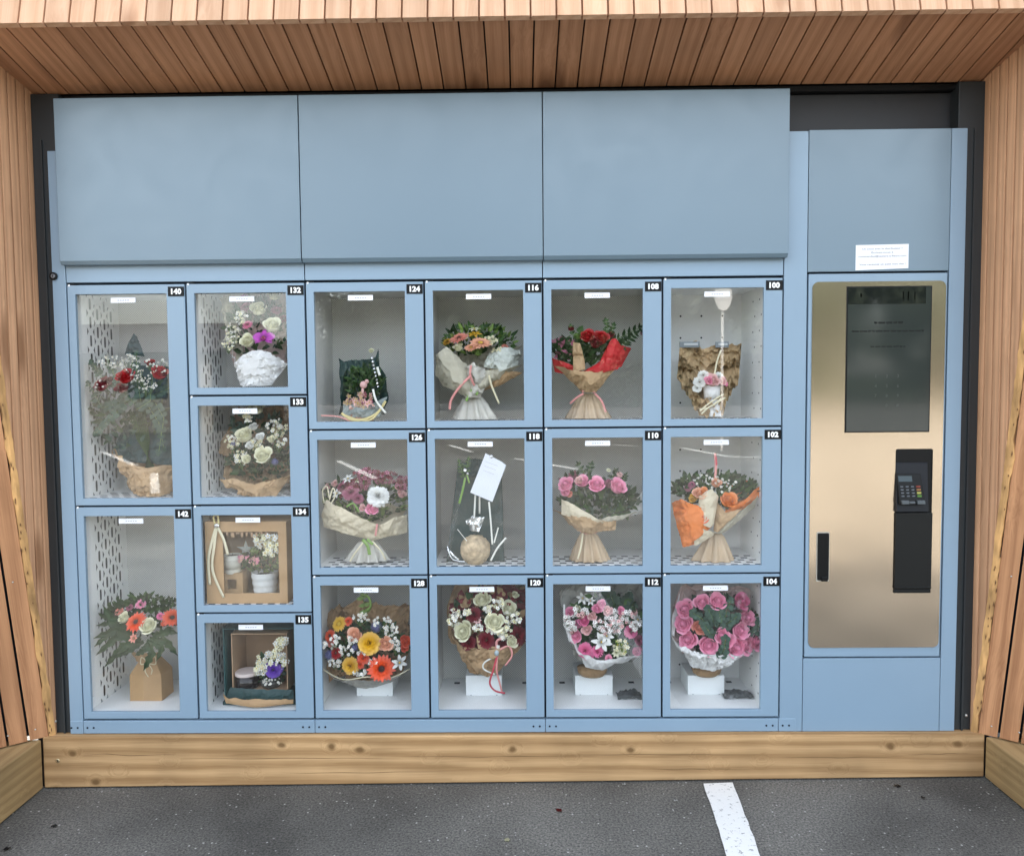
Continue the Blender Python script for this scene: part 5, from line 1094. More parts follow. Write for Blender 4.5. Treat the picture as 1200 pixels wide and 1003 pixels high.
# ---- 100: small posy pot in a crumpled kraft bag
KRAFT3 = mat('crumpled_kraft', (.40, .28, .15), .75, var=.2, vscale=16, crease=.5)
b = bouquet('flower_bag', '100', 833, .10, 'open crumpled kraft bag with clips around a small pink posy behind door 100', cat='gift bag')
sheet(b, 'kraft_bag', KRAFT3, [(820,486,.11),(846,486,.11)], [(793,445,.12),(797,402,.13),(830,404,.13),(869,402,.13),(866,440,.12)], .0, .018, seed=2, nu=34, nv=26, fq=34)
sheet(b, 'kraft_bag', KRAFT3, [(819,487,.07),(847,487,.07)], [(795,440,.09),(812,452,.08),(820,466,.06),(845,466,.06),(858,440,.08)], .02, .014, seed=3, nu=30, nv=14, fq=40)
for x_, w_ in ((808, 12), (846, 8)):
    mb = MB(); p = W(x_, 404, .11); s = S(w_); mb.box((p.x-s, p.y-.004, p.z-.010), (p.x+s, p.y+.004, p.z+.010)); mb.box((p.x-s*.6, p.y-.007, p.z-.003), (p.x+s*.8, p.y-.0045, p.z+.005), 1); mb.build('bag_clip', [GREYM, mat('clip_light', (.5,.53,.54), .3)], b, bevel=.001)
t = thing('posy_pot', W(834, 487, .06), 'small pink and white posy in a white cup inside the kraft bag', 'posy')
heads(t, (834, 455), [('rose', PALEPINK, 835, 446, 9, .05), ('rose', PINK, 830, 446, 6, .045), ('carn', WHT, 820, 448, 8, .055), ('carn', WHT, 824, 440, 7, .06), ('carn', WHT, 842, 442, 7, .06), ('rose', PALEPINK, 846, 447, 6, .05), ('carn', WHT, 817, 455, 6, .055), ('daisy', HOTPINK, 850, 450, 3.5, .05), ('daisy', MAUVE, 848, 444, 3, .055)])
mb = MB(); c = W(834, 470, .07); mb.lathe((c.x, c.y, W(834,470,.07).z), [(S(9),0),(S(10.5),S(19))], 20, sy=.7); mb.build('cup', WHITEP, t, True)
sheet(t, 'white_foot', WHITEP, [(829,488,.05),(845,488,.05)], [(830,468,.05),(842,468,.05)], .02, .008, seed=5, nu=12, nv=10)
for pts in (((820,482,.03),(828,475,.025),(838,468,.025),(848,462,.03)), ((822,485,.03),(830,478,.025),(840,472,.025),(850,466,.03)), ((820,480,.03),(832,477,.025),(845,467,.03)), ((836,448,.04),(840,425,.08),(845,410,.10))): ribbon(t, RIBC, pts, 2)

# ---- 126: burgundy, white and pink in cream paper
b = bouquet('mixed_bouquet', '126', 431, .08, 'burgundy, white and pink bouquet in cream paper behind door 126', group=GRP)
greens(b, 'foliage', [LEAFD, LEAFM, LEAFL], 428, 585, 48, 26, .09, 330, 12, .2, seed=27, upb=.5)
filler(b, 'burgundy_spray', [BURG, DKRED, MAUVE], [(430,555,16,6), (452,560,16,7), (410,574,14,12), (472,566,8,8), (422,566,12,8)], 2.6, .06, 50, 13, centre=EYE_D)
heads(b, (430, 610), [('mum', WHT, 443, 582, 14, .03), ('rose', PINK, 437, 596, 9, .025), ('mum', MAUVE, 411, 577, 11, .045), ('mum', BURG, 402, 571, 8, .06), ('mum', MAUVE, 420, 585, 7, .04), ('rose', PALEPINK, 467, 570, 6, .06), ('rose', PALEPINK, 471, 579, 6, .05), ('rose', PALEPINK, 392, 567, 5, .07), ('rose', PALEPINK, 384, 570, 5, .075), ('star', WHT, 408, 561, 7, .06), ('star', WHT, 395, 578, 7, .05), ('star', CREAM, 418, 563, 5, .06), ('rose', PALEPINK, 425, 595, 5, .03)])
sheet(b, 'cream_wrap', CREAMP, [(380,617,.06),(430,631,.05),(438,634,.05)], [(377,604,.05),(382,586,.04),(390,588,.035),(442,616,.025)], .02, .003, seed=2)
sheet(b, 'cream_wrap', CREAMP, [(436,634,.05),(455,628,.06),(477,624,.07)], [(440,620,.04),(462,606,.05),(477,603,.07)], .015, .004, seed=3)
sheet(b, 'cream_wrap', CREAMP, [(444,626,.03),(458,622,.03)], [(445,615,.028),(464,605,.028),(460,616,.028)], .012, .003, seed=4, nu=12, nv=8)
sheet(b, 'back_paper', CREAMP, [(400,625,.12),(460,625,.12)], [(377,592,.14),(430,586,.15),(477,595,.14)], .0, .004, seed=5)
skirt(b, TISSUE, 431, 634, 9, 431, 656, 22, .08, 3)
for m_, pts, w_ in ((RIBG, ((425,632,.03),(431,640,.028),(433,650,.03)), 4), (RIBG, ((430,632,.03),(437,638,.028)), 3.5), (RIBP, ((441,622,.02),(442,614,.018),(440,628,.02)), 2.5), (RIBC, ((380,590,.03),(378,575,.03),(383,570,.03),(386,584,.03)), 1.5), (RIBC, ((386,586,.03),(390,572,.03),(393,580,.03),(388,590,.03)), 1.5), (RIBG, ((406,594,.025),(414,590,.022),(421,600,.025)), 2), (RIBC, ((427,634,.03),(416,648,.03),(410,658,.04)), 2), (RIBC, ((436,634,.03),(446,645,.03),(452,656,.04)), 2)): ribbon(b, m_, pts, w_)

# ---- 118: tall teal bag with ball and tag
b = bouquet('gift_bag', '118', 557, .10, 'tall dark teal gift bag with a white paper tag and kraft ball behind door 118', cat='gift bag')
mb = MB(); Bq = [W(523,655,.09), W(591,655,.09), W(589,655,.18), W(525,655,.18)]; Tq = [W(537,541,.13), W(588,541,.13), W(587,541,.16), W(538,541,.16)]
for v in Bq: v.z = FLOOR('118')
mb.hexa(Bq+Tq); mb.build('bag_body', TEAL, b, bevel=.003)
sheet(b, 'bag_flap', TEAL, [(540,560,.09),(585,560,.09)], [(545,541,.10),(560,537,.10),(584,538,.10)], .01, .006, seed=3)
for pts_b, pts_t in (([(527,658,.03),(530,640,.05)], [(524,625,.05),(545,560,.09)]), ([(574,658,.03),(588,640,.05)], [(575,625,.05),(590,570,.09)])):
    sheet(b, 'clear_wrap', FILM, pts_b, pts_t, .0, .012, seed=4, nu=8)
mb = MB(); c = W(557, 640, .055); rr = S(18.5, .055); c.z = FLOOR('118')+rr*.93
n = 40
vs = []
for i in range(21):
    th = math.pi*i/20
    for k in range(n):
        ph = 2*math.pi*k/n; d = Vector((math.sin(th)*math.cos(ph), math.sin(th)*math.sin(ph), math.cos(th))); q = rr*(1 + .09*abs(nz(*(d*5))) + .05*nz(*(d*11)))*.95; v = c + d*q; v.y = c.y + d.y*q*.8; vs.append(v)
mb.add(vs, [(i*n+k, i*n+(k+1) % n, (i+1)*n+(k+1) % n, (i+1)*n+k) for i in range(20) for k in range(n)])
mb.build('wrapped_ball', mat('raffia_ball', (.50,.38,.24), .6, var=.35, vscale=50, bump=.8, bscale=70), b, True)
sheet(b, 'foil_crown', SILV, [(550,622,.05),(562,622,.05)], [(546,610,.05),(555,602,.045),(568,606,.05)], .01, .008, seed=5, nu=12, nv=8)
tg = [W(551,577,.028), W(577,588,.028), W(593,545,.028), W(588,541,.028), W(569,531,.028)]
mb = MB(); mb.prism(tg, (0,.001,0)); mb.build('paper_tag', mat('pale_blue_tag', (.74,.77,.84), .6, var=.05), b)
mb = MB()
for q in range(3):
    a, c_ = W(569+q*-1.5, 541+q*5, .0275), W(583-q*2, 546+q*5, .0275); s = Vector((0,0,.0012)); mb.add([a, c_, c_+s, a+s], [(0,1,2,3)])
mb.build('tag_writing', LTXT, b)
for m_, pts, w_ in ((RIBG, ((545,560,.04),(542,575,.035),(538,590,.035)), 2.6), (RIBG, ((547,556,.04),(550,566,.035)), 2), (RIBW, ((557,580,.04),(556,600,.04),(555,622,.04)), 2), (RIBW, ((562,582,.04),(562,602,.06)), 2), (RIBW, ((573,588,.03),(575,610,.03),(577,638,.03)), 2), (RIBW, ((593,630,.03),(583,642,.028),(575,657,.03)), 2.2), (RIBW, ((584,618,.04),(579,636,.03)), 1.6), (RIBW, ((552,640,.03),(536,620,.04)), .8), (SILV, ((527,645,.03),(532,652,.025),(538,656,.03)), 2.5), (SILV, ((524,640,.03),(530,655,.025),(545,658,.03)), 1.5)): ribbon(b, m_, pts, w_)
for pts in (((545,562,.045),(541,550,.04),(538,541,.04)), ((545,562,.045),(547,548,.04),(549,538,.04))): sprig(b, 'leaf_sprig', LEAFM, pts, 5, 6, False, .3, 5)
mb = MB(); mb.ball(W(545, 551, .035), .007, 8); mb.ball(W(548, 555, .035), .005, 8); mb.ball(W(576,535,.03), .006, 8); mb.build('silver_trim', SILV, b)

# ---- 110: pink roses
b = bouquet('rose_bouquet', '110', 691, .08, 'pale pink rose bouquet with much greenery in cream paper behind door 110', group=GRP)
greens(b, 'foliage', [LEAFM, LEAFD, EUC, LEAFM], 702, 588, 46, 22, .08, 420, 12, .26, seed=28, upb=.5)
greens(b, 'dark_foliage', [BURG, LEAFD], 675, 562, 18, 6, .08, 80, 9, .3, seed=29)
for pts in (((688,565,.07),(684,552,.06),(678,544,.06)), ((690,565,.07),(690,552,.06),(693,544,.06)), ((720,570,.07),(718,558,.06),(722,552,.06)), ((724,570,.07),(730,562,.06),(733,557,.06))): sprig(b, 'leaf_sprig', LEAFD, pts, 4, 7, False, .3, 6)
heads(b, (695, 600), [('rose', PINK, 663, 568, 10.5, .04), ('rose', PINK, 683, 564, 9, .05), ('rose', PALEPINK, 679, 563, 6, .045), ('rose', PINK, 699, 568, 11.5, .03), ('rose', PINK, 724, 570, 11.5, .04), ('rose', MAUVE, 714, 567, 7, .06), ('carn', PALEPINK, 726, 556, 4.5, .06), ('carn', CREAM, 713, 551, 3, .07), ('rose', PINK, 663, 577, 6, .035), ('rose', SALM, 667, 579, 5, .04)])
sheet(b, 'cream_wrap', CREAMP, [(658,603,.04),(680,608,.03),(712,614,.03)], [(658,585,.04),(664,587,.035),(708,612,.025)], .012, .002, seed=2, nv=10)
sheet(b, 'kraft_wrap', KRAFT, [(676,622,.055),(690,625,.05),(706,622,.05)], [(648,596,.07),(660,602,.045),(685,604,.03),(714,612,.03)], .02, .004, seed=3)
sheet(b, 'kraft_wrap', BEIGEP, [(700,622,.06),(712,616,.05)], [(700,607,.05),(716,605,.04),(736,602,.06),(752,598,.07)], .01, .004, seed=6)
sheet(b, 'pale_wrap', WHITEP, [(735,604,.08),(753,602,.08)], [(744,590,.09),(753,575,.09)], .0, .004, seed=4, nu=10)
sheet(b, 'paper_roll', KRAFT, [(706,622,.03),(721,621,.03)], [(707,611,.028),(722,610,.03)], .02, .008, seed=5, nu=12, nv=8)
skirt(b, TISSUEK, 689, 624, 8, 691, 656, 20, .08, 4)
ribbon(b, RIBP, ((680,622,.05),(688,625,.04),(700,623,.05)), 2); ribbon(b, RIBC, ((683,624,.05),(681,640,.045),(677,655,.045)), 2)

# ---- 102: orange roses
b = bouquet('rose_bouquet', '102', 837, .08, 'orange rose bouquet in bright orange and kraft paper behind door 102', group=GRP)
greens(b, 'foliage', [LEAFD, LEAFM], 838, 573, 46, 17, .09, 320, 12, .28, seed=30, upb=.8)
sheet(b, 'orange_wrap', ORP, [(850,600,.13),(890,588,.13)], [(850,562,.14),(890,563,.14)], .0, .003, seed=1)
sheet(b, 'orange_wrap', ORP, [(802,640,.04),(820,628,.03),(834,617,.04)], [(787,590,.05),(797,583,.035),(812,590,.03),(832,600,.035)], .02, .004, seed=2)
sheet(b, 'orange_wrap', ORP, [(842,615,.05),(870,596,.06),(892,580,.08)], [(845,602,.04),(868,588,.045),(893,568,.07)], .01, .004, seed=9)
sheet(b, 'orange_wrap', ORP, [(800,641,.045),(820,636,.04)], [(789,600,.05),(800,596,.025),(812,612,.03)], .01, .004, seed=7, nu=12)
sheet(b, 'cream_wrap', CREAMP, [(814,640,.03),(836,627,.04)], [(811,617,.03),(826,620,.025),(838,624,.03)], .008, .003, seed=3, nu=12, nv=8)
sheet(b, 'cream_wrap', CREAMP, [(818,612,.03),(831,618,.025),(836,615,.028)], [(819,580,.04),(833,573,.035),(842,582,.035)], .015, .003, seed=4, nu=14)
sheet(b, 'kraft_wrap', KRAFT, [(836,622,.04),(842,623,.04)], [(840,588,.04),(850,600,.03),(868,595,.035),(882,582,.05)], .02, .003, seed=5)
sheet(b, 'kraft_wrap', BEIGEP, [(838,625,.04),(848,624,.05)], [(850,612,.035),(868,600,.04),(888,580,.05),(884,596,.06)], .015, .003, seed=6)
heads(b, (838, 605), [('rose', ORANGE, 854, 586, 11.5, .03), ('rose', PEACH, 820, 578, 9, .045), ('rose', ORANGE, 824, 577, 7, .04), ('rose', PEACH, 839, 566, 7, .06), ('rose', YEL, 812, 584, 6, .05), ('rose', ORED, 823, 606, 9, .03), ('carn', MAUVE, 811, 568, 5, .08), ('carn', MAUVE, 806, 572, 5, .08)])
filler(b, 'white_spray', [WHT], [(838,566,26,12)], 1.6, .045, 40, 14)
skirt(b, TISSUEK, 838, 625, 7, 836, 656, 21, .08, 5, npl=9)
ribbon(b, RIBP, ((838,560,.05),(839,548,.045),(838,531,.045)), 3); ribbon(b, RIBR, ((839,535,.044),(840,545,.044)), 2)

# ---- white display blocks of the bottom row
def block(num, x0, x1, yt, yb, label):
    z0 = FLOOR(num); p0 = W(x0, yb, .13); p1 = W(x1, yt, .13); b = thing('display_block', ((p0.x+p1.x)/2, .19, z0), label, 'display block', 'white display blocks under the bottom row bouquets')
    mb = MB(); mb.box((p0.x, .13, z0), (p1.x, .25, p1.z)); mb.build('block', STANDM, b, bevel=.0015)
    mb = MB(); 
    for xx in (p0.x+.018, p1.x-.018): mb.box((xx-.002, .1293, z0+.001), (xx+.002, .1299, z0+.003))
    mb.build('block_clips', GREYM, b)
block('128', 418, 460, 792, 813, 'white block under the yellow and orange bouquet of locker 128')
block('120', 546, 588, 791, 813, 'white block under the dark red and cream bouquet of locker 120')
block('112', 674, 718, 791, 813, 'white block under the small pink and white flowers of locker 112')
block('104', 806, 849, 791, 813, 'white block under the big pink roses of locker 104')

# ---- 128: yellow and orange mix
b = bouquet('mixed_bouquet', '128', 430, .12, 'bright yellow, orange and red bouquet in brown paper on a white block', group=GRP)
sheet(b, 'brown_wrap', KRAFT2, [(392,790,.12),(430,800,.12),(472,790,.12)], [(378,765,.14),(379,722,.15),(398,705,.15),(430,702,.16),(452,712,.16),(480,706,.16),(480,760,.15)], .0, .014, seed=2, nu=34, nv=22)
greens(b, 'foliage', [LEAFD, LEAFM], 430, 760, 46, 32, .08, 320, 11, .26, seed=31)
sheet(b, 'clear_wrap', mat('smoky_wrap', (.30,.29,.25), .25, bump=.7, bscale=40), [(405,801,.09),(430,806,.09),(456,800,.09)], [(378,785,.06),(402,797,.035),(455,795,.03),(480,784,.05)], .01, .004, seed=3, nv=8)
ribbon(b, RIBC, ((378,784,.055),(402,796,.033),(430,793,.026),(455,795,.028),(480,784,.05)), 1.4, 'wrap_rim')
heads(b, (430, 765), [('ger', YEL, 398, 731, 10, .06, EYE_Y), ('carn', ORED, 408, 728, 6, .06), ('ger', ORED, 387, 745, 8, .06), ('thistle', THIS, 386, 767, 7, .05), ('thistle', THIS, 441, 734, 8, .06), ('thistle', THIS, 416, 758, 5, .04), ('rose', PEACH, 416, 744, 10, .045), ('rose', PEACH, 451, 754, 10, .035), ('mum', YEL, 433, 754, 14, .025), ('mum', YEL, 411, 780, 11, .03), ('carn', RED, 394, 765, 8, .045), ('carn', ORED, 426, 771, 8, .035), ('ger', ORED, 447, 783, 17, .022, EYE_D), ('star', WHT, 468, 776, 10, .035), ('rose', ORED, 475, 751, 8, .055), ('rose', ORED, 474, 758, 6, .05), ('rose', SALM, 388, 752, 6, .055), ('carn', ORED, 422, 778, 6, .03)], fwd=1.5)
filler(b, 'wax_flower', [WHT], [(422,724,11,6), (448,729,14,7), (458,738,9,7), (391,752,9,10), (405,762,12,9), (412,750,6,5), (463,755,7,8), (421,788,8,4), (392,776,8,5), (425,765,6,5), (437,775,5,4), (380,755,3,4)], 2.1, .03, 18, 15)
sprig(b, 'orchid_sprig', LEAFL, ((431,722,.05),(428,712,.045),(425,699,.045)), 3, 10, False, .35, 3); ribbon(b, LEAFL, ((428,716,.045),(434,711,.04),(432,700,.04),(424,697,.04)), 3, 'curled_leaf')

# ---- 120: dark red and cream roses
b = bouquet('rose_bouquet', '120', 568, .12, 'cream and dark red bouquet with trailing pink ribbon on a white block', group=GRP)
sheet(b, 'kraft_back', KRAFT, [(545,770,.12),(600,770,.12)], [(527,745,.13),(524,710,.14),(533,684,.15),(616,684,.15),(616,750,.14)], .0, .008, seed=1)
sheet(b, 'dark_red_paper', mat('dark_red_paper', (.16,.006,.015), .7, var=.2, vscale=15, bump=.4, bscale=40), [(540,760,.08),(600,762,.08),(616,748,.09)], [(535,720,.12),(560,700,.13),(575,684,.14),(616,688,.13)], .02, .010, seed=2)
greens(b, 'foliage', [LEAFD, DKRED, DKRED, KRAFT2], 570, 722, 40, 32, .07, 260, 12, .38, seed=32)
sheet(b, 'kraft_bowl', KRAFT, [(551,787,.10),(570,792,.09),(584,787,.10)], [(527,742,.08),(538,754,.05),(560,759,.028),(590,758,.028),(616,752,.05)], .02, .008, seed=3)
sheet(b, 'kraft_fold', KRAFT2, [(548,786,.09),(562,791,.08)], [(545,772,.07),(556,770,.05)], .01, .01, seed=5, nu=12, nv=8)
sheet(b, 'kraft_point', KRAFT, [(560,760,.024),(584,760,.024)], [(558,744,.03),(566,756,.024),(586,758,.024)], .004, .002, seed=6, nu=12, nv=6)
heads(b, (572, 755), [('rose', CREAM, 565, 703, 11, .06), ('rose', CREAM, 580, 729, 13, .03), ('rose', CREAM, 543, 740, 13, .04), ('rose', CREAM, 597, 714, 11, .06), ('carn', DKRED, 555, 720, 10, .05), ('carn', DKRED, 607, 745, 12, .05), ('carn', DKRED, 549, 753, 10, .04), ('carn', DKRED, 570, 750, 11, .03), ('carn', DKRED, 585, 695, 10, .09), ('carn', DKRED, 610, 705, 10, .09), ('carn', DKRED, 536, 712, 7, .08), ('rose', KRAFT, 546, 707, 7, .06), ('daisy', PALEPINK, 560, 727, 5, .04), ('rose', CREAM, 604, 697, 5, .07), ('carn', DKRED, 605, 726, 9, .07), ('rose', CREAM, 600, 752, 8, .03)], fwd=1.5)
filler(b, 'wax_flower', [WHT, CREAM], [(534,720,8,7), (531,728,6,5), (583,708,9,7), (597,724,10,8), (606,724,7,6), (592,740,8,7), (575,738,8,5), (560,736,6,4), (548,718,5,4), (572,715,6,5), (588,745,6,4)], 2.3, .03, 17, 16)
for m_, pts, w_ in ((RIBW, ((582,768,.022),(568,776,.02),(567,784,.022),(580,790,.022)), 1.8), (RIBR, ((583,766,.022),(578,785,.02),(574,800,.03),(580,809,.04),(592,812,.05)), 2.2), (RIBP, ((583,768,.022),(582,785,.02),(586,802,.03),(588,810,.04)), 2.2), (RIBP, ((584,762,.02),(596,757,.018),(600,768,.018),(592,780,.022)), 2.2), (RIBP, ((583,766,.02),(582,752,.018),(588,748,.018)), 3), (RIBW, ((582,764,.02),(584,756,.018)), 4)): ribbon(b, m_, pts, w_)
mb = MB(); mb.ball(W(582, 765, .018), .008, 8, sc=(1,.6,1.3)); mb.build('ribbon_knot', mat('grey_blue_knot', (.35,.42,.45), .4), b, True)

# ---- 112: small pink and white flowers
b = bouquet('mixed_bouquet', '112', 700, .12, 'small pink and white mixed flowers in white paper on a white block', group=GRP)
sheet(b, 'clear_back', mat('hazy_wrap', (.42,.42,.38), .25, var=.3, vscale=12, bump=.7, bscale=30), [(675,775,.14),(740,775,.14)], [(660,720,.15),(655,690,.16),(700,684,.16),(754,686,.16),(754,760,.15)], .0, .012, seed=1)
greens(b, 'foliage', [LEAFD, EUC, LEAFM], 710, 732, 42, 36, .08, 330, 11, .32, seed=33)
for pts in (((715,720,.09),(720,708,.09),(716,698,.09)), ((722,722,.09),(730,710,.09),(736,700,.09))): sprig(b, 'eucalyptus_sprig', EUC, pts, 5, 12, True, .5, 2)
sheet(b, 'white_wrap', WHITEP, [(686,781,.08),(705,784,.07),(718,780,.08)], [(661,715,.07),(664,742,.045),(678,765,.03),(700,773,.024),(725,770,.03),(754,768,.05)], .02, .004, seed=2, nu=30)
ribbon(b, WHITEP, ((661,708,.07),(662,730,.06),(668,752,.04)), 2.5, 'wrap_rim')
mb = MB(); c = W(694, 785, .12); mb.lathe((c.x, c.y, W(694,791,.12).z), [(S(14),0),(S(18),.012),(S(19),.03)], 28, sy=.7); mb.build('kraft_band', KRAFT2, b, True)
P_ = [('rose', PINK, 700, 713, 7), ('rose', PALEPINK, 712, 716, 7), ('rose', PINK, 668, 717, 7), ('rose', HOTPINK, 685, 727, 8), ('rose', PALEPINK, 694, 722, 6), ('rose', PINK, 675, 745, 9), ('rose', PALEPINK, 688, 738, 7), ('carn', HOTPINK, 686, 762, 10), ('carn', HOTPINK, 700, 763, 8), ('carn', DKRED, 702, 765, 5), ('carn', HOTPINK, 739, 740, 9), ('rose', PINK, 746, 763, 7), ('carn', MAUVE, 749, 750, 7), ('star', WHT, 705, 752, 12), ('star', WHT, 711, 745, 9), ('star', WHT, 747, 726, 9), ('star', WHT, 683, 701, 8), ('star', WHT, 692, 704, 6), ('rose', PINK, 705, 708, 6), ('rose', PINK, 728, 716, 6), ('carn', PALEPINK, 742, 717, 6), ('carn', PINK, 713, 771, 5), ('carn', MAUVE, 677, 731, 6), ('carn', HOTPINK, 690, 768, 7), ('daisy', CREAM, 728, 761, 7), ('daisy', CREAM, 722, 764, 6), ('rose', CREAM, 677, 713, 5)]
heads(b, (708, 745), [p + (.03 + .0007*abs(p[2]-708) + .0006*max(0, 745-p[3]),) for p in P_], fwd=1.5)
filler(b, 'pink_white_spray', [WHT, WHT, PALEPINK], [(705,732,10,8), (718,722,10,8), (724,735,9,8), (735,722,9,7), (667,728,7,8), (680,717,9,6), (744,733,6,6), (712,738,8,6), (670,735,5,6)], 2.4, .032, 24, 17, centre=DKRED)
filler(b, 'lime_spray', [LEAFL, CREAM], [(728,758,10,9)], 2.4, .03, 30, 18, centre=YEL)

# ---- 104: pink roses with eucalyptus
b = bouquet('rose_bouquet', '104', 838, .12, 'large pink rose and eucalyptus bouquet in white textured wrap on a white block', group=GRP)
sheet(b, 'back_wrap', PINKP, [(800,765,.13),(880,765,.13)], [(788,745,.13),(788,712,.15),(798,686,.16),(840,684,.17),(884,690,.16),(893,740,.15)], .0, .010, seed=1)
greens(b, 'foliage', [LEAFD, EUC], 838, 732, 46, 34, .09, 260, 12, .34, seed=34)
sheet(b, 'white_wrap', WHITEP, [(812,782,.08),(835,786,.07),(848,783,.08)], [(787,743,.07),(796,752,.05),(815,762,.03),(840,768,.024),(868,769,.03),(886,760,.06)], .02, .010, seed=2, nu=30)
sheet(b, 'wrap_edge', WHITEP, [(787,744,.07),(790,746,.065)], [(788,720,.10),(797,694,.13)], .0, .004, seed=3, nu=6)
mb = MB(); c = W(828, 784, .13); mb.lathe((c.x, c.y, W(828,791,.13).z), [(S(12),0),(S(17),.01),(S(19),.028)], 24, sy=.7); mb.build('brown_base', KRAFT2, b, True)
P_ = [('rose', PINK, 803, 714, 11), ('rose', PINK, 823, 706, 9.5), ('rose', PINK, 841, 705, 10.5), ('rose', HOTPINK, 869, 705, 10), ('rose', PINK, 875, 724, 10.5), ('rose', PINK, 801, 731, 11), ('rose', SALM, 820, 735, 9), ('rose', PINK, 806, 749, 11), ('rose', PINK, 830, 756, 11), ('rose', PINK, 867, 739, 10.5), ('rose', PINK, 845, 744, 9), ('rose', PINK, 862, 758, 12), ('rose', PINK, 874, 757, 10), ('rose', PINK, 886, 751, 10), ('rose', PINK, 851, 750, 10)]
heads(b, (840, 740), [p[:4] + (p[4]*1.13,) + (.03 + .0007*abs(p[2]-840) + .0006*max(0, 745-p[3]),) for p in P_], fwd=1.5)
for i, pts in enumerate([((835,740,.05),(822,724,.035),(812,718,.035)), ((838,735,.05),(834,722,.035),(830,713,.035)), ((842,735,.05),(850,722,.035),(856,704,.045)), ((845,735,.05),(856,728,.035),(864,722,.035)), ((842,748,.04),(832,742,.022),(826,733,.022)), ((842,772,.03),(849,760,.019),(850,748,.019)), ((875,745,.06),(888,738,.05),(891,726,.06)), ((840,735,.05),(846,728,.03),(842,716,.04))]): sprig(b, 'eucalyptus_sprig', EUC, pts, 5, 8, True, .5, i)
sheet(b, 'clear_wrap', FILM, [(870,765,.06),(888,755,.06)], [(858,700,.06),(884,690,.09)], .01, .012, seed=8, nu=8)
# foil scraps on the shelf
for num, c0, lab, sc_ in (('112', (738, 806), 'crumpled clear scrap of wrap lying at the right of locker 112', 1.0), ('104', (866, 806), 'crumpled dark plastic scrap lying beside the block of locker 104', 1.25)):
    p = W(*c0, .10); z0 = FLOOR(num); mb = MB(); vs = []
    for j in range(9):
        for i in range(13):
            u, v = i/12-.5, j/8-.5; h = .010+.020*abs(nz(u*5, v*5, sc_*7)) - .03*(u*u+v*v); vs.append((p.x+u*.085*sc_, .12+v*.06, z0 + max(h, .0006)))
    mb.grid(vs, 13, 9); tag(mb.build('wrap_scrap', mat('smoky_scrap', (.16,.17,.17), .15, .3, bump=.6, bscale=60), None, True, loc=(p.x, .12, z0)), lab, 'wrap scrap')

# ================================================================== BEHIND THE VIEWER (seen mirrored in the glass and the steel)
FARLEAF = mat('far_tree_leaf', (.045, .058, .034), .6, var=.3, vscale=2)
def leafy(par, name, m_, c, r, n, L_, seed):
    rr = random.Random(seed); mb = MB(); blobs = [(Vector((rr.uniform(-1,1)*r[0]*.6, rr.uniform(-1,1)*r[1]*.6, rr.uniform(-1,1)*r[2]*.6)), rr.uniform(.35,.6)) for _ in range(9)]
    for i in range(n):
        bc, br = rr.choice(blobs); d = Vector((rr.gauss(0,1), rr.gauss(0,1), rr.gauss(0,1))).normalized(); p = Vector(c)+bc+Vector((d.x*r[0], d.y*r[1], d.z*r[2]))*br*rr.uniform(.75,1.05)
        t = Vector((rr.gauss(0,1), rr.gauss(0,1), rr.gauss(0,1))).normalized()*L_; u = t.orthogonal().normalized()*L_*.5
        mb.add([p-t, p+u, p+t, p-u], [(0,1,2,3)])
    return tag(mb.build(name, m_, par), kind='stuff')
for i, (x, y, h, lab) in enumerate([(-3.5, -24, 8.5, 'tall broad tree mirrored in the glass of locker 124'), (1.5, -27, 6.5, 'rounded dark tree mirrored above the lockers at the middle'), (6.5, -25, 8, 'tall tree mirrored in the payment screen'), (11.5, -28, 9, 'dense tree at the far right of the mirrored car park'), (-6.5, -31, 7.0, 'tree beside the mirrored grey building'), (14.5, -25, 7.5, 'broad tree mirrored in the upper steel plate'), (18.5, -29, 8.5, 'tall tree mirrored at the right edge of the steel plate'), (9.0, -30, 8.0, 'tree standing behind the gap of two mirrored trees'), (4.2, -29, 7.2, 'bushy tree mirrored behind the red roses of locker 108'), (-1.2, -30, 7.0, 'bushy tree mirrored behind the peach gerberas of locker 116')]):
    x *= 1.75; y *= 1.75; h *= 1.6
   
    t = thing('roadside_tree', (x, y, gz(x)), lab, 'tree', 'trees across the car park'); mb = MB(); mb.tube([(x,y,-.6), (x+.1,y,h*.35), (x-.1,y,h*.6)], [.32,.22,.1], 8); mb.tube([(x,y,h*.3), (x+.9,y,h*.55)], [.1,.04], 6); mb.tube([(x,y,h*.33), (x-1,y,h*.6)], [.1,.04], 6); mb.build('trunk', mat('bark', (.08,.06,.045), .9), t)
    leafy(t, 'crown', FARLEAF, (x, y, h*.60), (5.2, 4.0, h*.40), 9000, .30, i)
t = thing('hedge', (2, -46, 0), 'long dark hedge along the far side of the mirrored car park', 'hedge'); leafy(t, 'foliage', FARLEAF, (8, -46, 2.2), (46, 1.2, 2.2), 42000, .26, 44)
WALLB = mat('grey_render', (.16, .15, .135), .8, var=.06, vscale=2); ROOFB = mat('dark_roof', (.06, .055, .055), .7); WINB = mat('window_glass_dark', (.03,.04,.05), .08)
t = thing('far_building', (-15, -24, 0), 'low grey gabled building mirrored in the glass of locker 140', 'building')
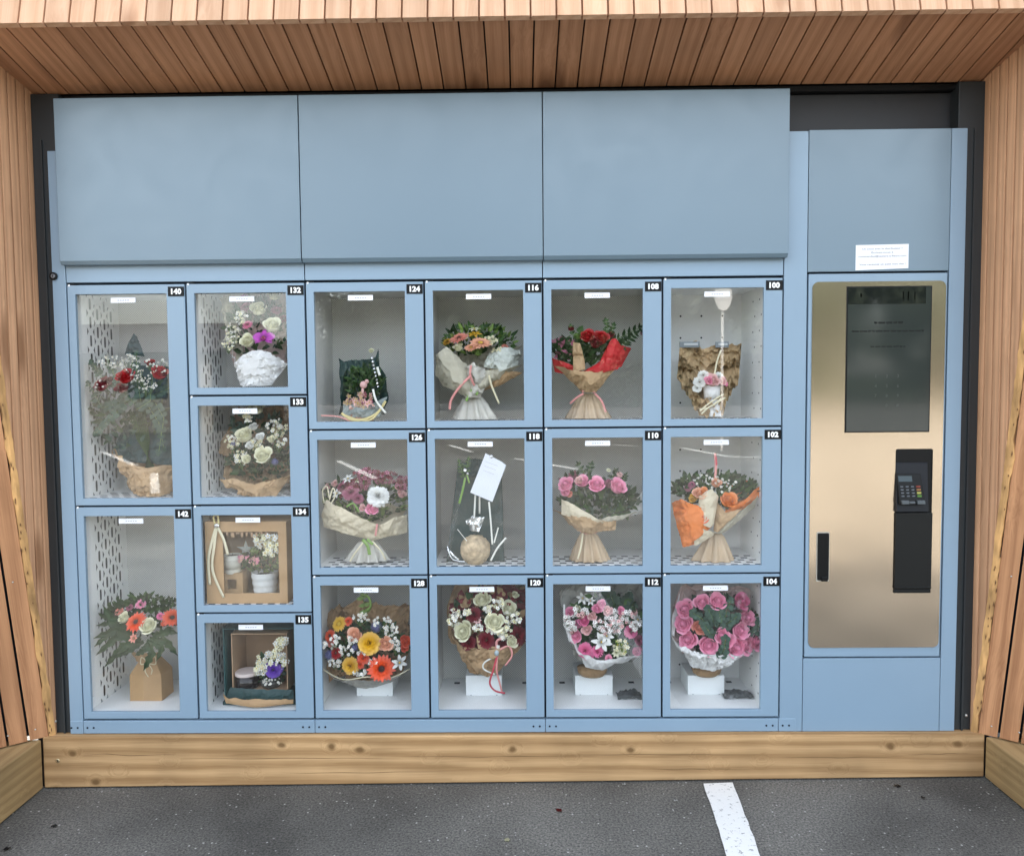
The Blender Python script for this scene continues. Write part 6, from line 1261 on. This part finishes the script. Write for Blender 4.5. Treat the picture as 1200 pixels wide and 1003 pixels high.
mb = MB(); mb.box((-22, -24, -.5), (-11, -32, 2.7)); mb.build('wall', WALLB, t)
mb = MB(); mb.prism([(-22.4, -23.6, 2.7), (-22.4, -32.4, 2.7), (-22.4, -28, 4.1)], (11.8, 0, 0)); mb.build('roof', ROOFB, t)
for x in (-20, -17, -14): mb = MB(); mb.box((x, -23.96, 1.1), (x+1.4, -24.02, 2.4)); mb.build('window', WINB, t)
t = thing('sign_post', (4.0, -12.4, 0), 'white road sign post mirrored in the glass of locker 100', 'sign post')
SIGNG = mat('pale_grey_sign', (.55, .54, .52), .5)
mb = MB(); mb.tube([(4.0,-12.4,0), (4.0,-12.4,3.3)], .03, 10); mb.build('post', SIGNG, t); mb = MB(); mb.lathe((4.0, -12.36, 3.1), [(.17, 0), (.17, .02)], 28, axis='Y'); mb.v = [(v[0], v[1], 3.1+(v[2]-3.1)*1.7) for v in mb.v]; mb.build('sign_plate', SIGNG, t)

# bits lying on the asphalt
for (px, py, m_, sz, lab) in ((63, 964, BLACK, .010, 'small black leaf scrap on the asphalt near the left beam'), (8, 990, BLACK, .012, 'black scrap on the asphalt at the far left corner'), (655, 951, DKRED, .012, 'tiny red petal scrap on the asphalt in front of the beam'), (594, 985, CREAM, .010, 'pale cream petal scrap on the asphalt'), (731, 921, WHT, .008, 'tiny white scrap on the asphalt at the foot of the beam'), (792, 941, WHT, .007, 'tiny white scrap on the asphalt left of the painted line'), (1052, 926, BLACK, .012, 'dark scrap on the asphalt right of the painted line'), (1082, 940, BLACK, .008, 'small dark scrap on the asphalt near the right beam')):
    p = gpt(px, py); mb = MB(); r = random.Random(px); vs = []
    for j in range(4):
        for i in range(5): vs.append((p.x + (i-2)*sz*.45*(1-.2*abs(j-1.5)) + r.uniform(-1,1)*sz*.12, p.y + (j-1.5)*sz*.4, gz(p.x) + .003 + r.random()*.004))
    mb.grid(vs, 5, 4); tag(mb.build('ground_scrap', m_, None, loc=(p.x, p.y, gz(p.x))), lab, 'scrap')
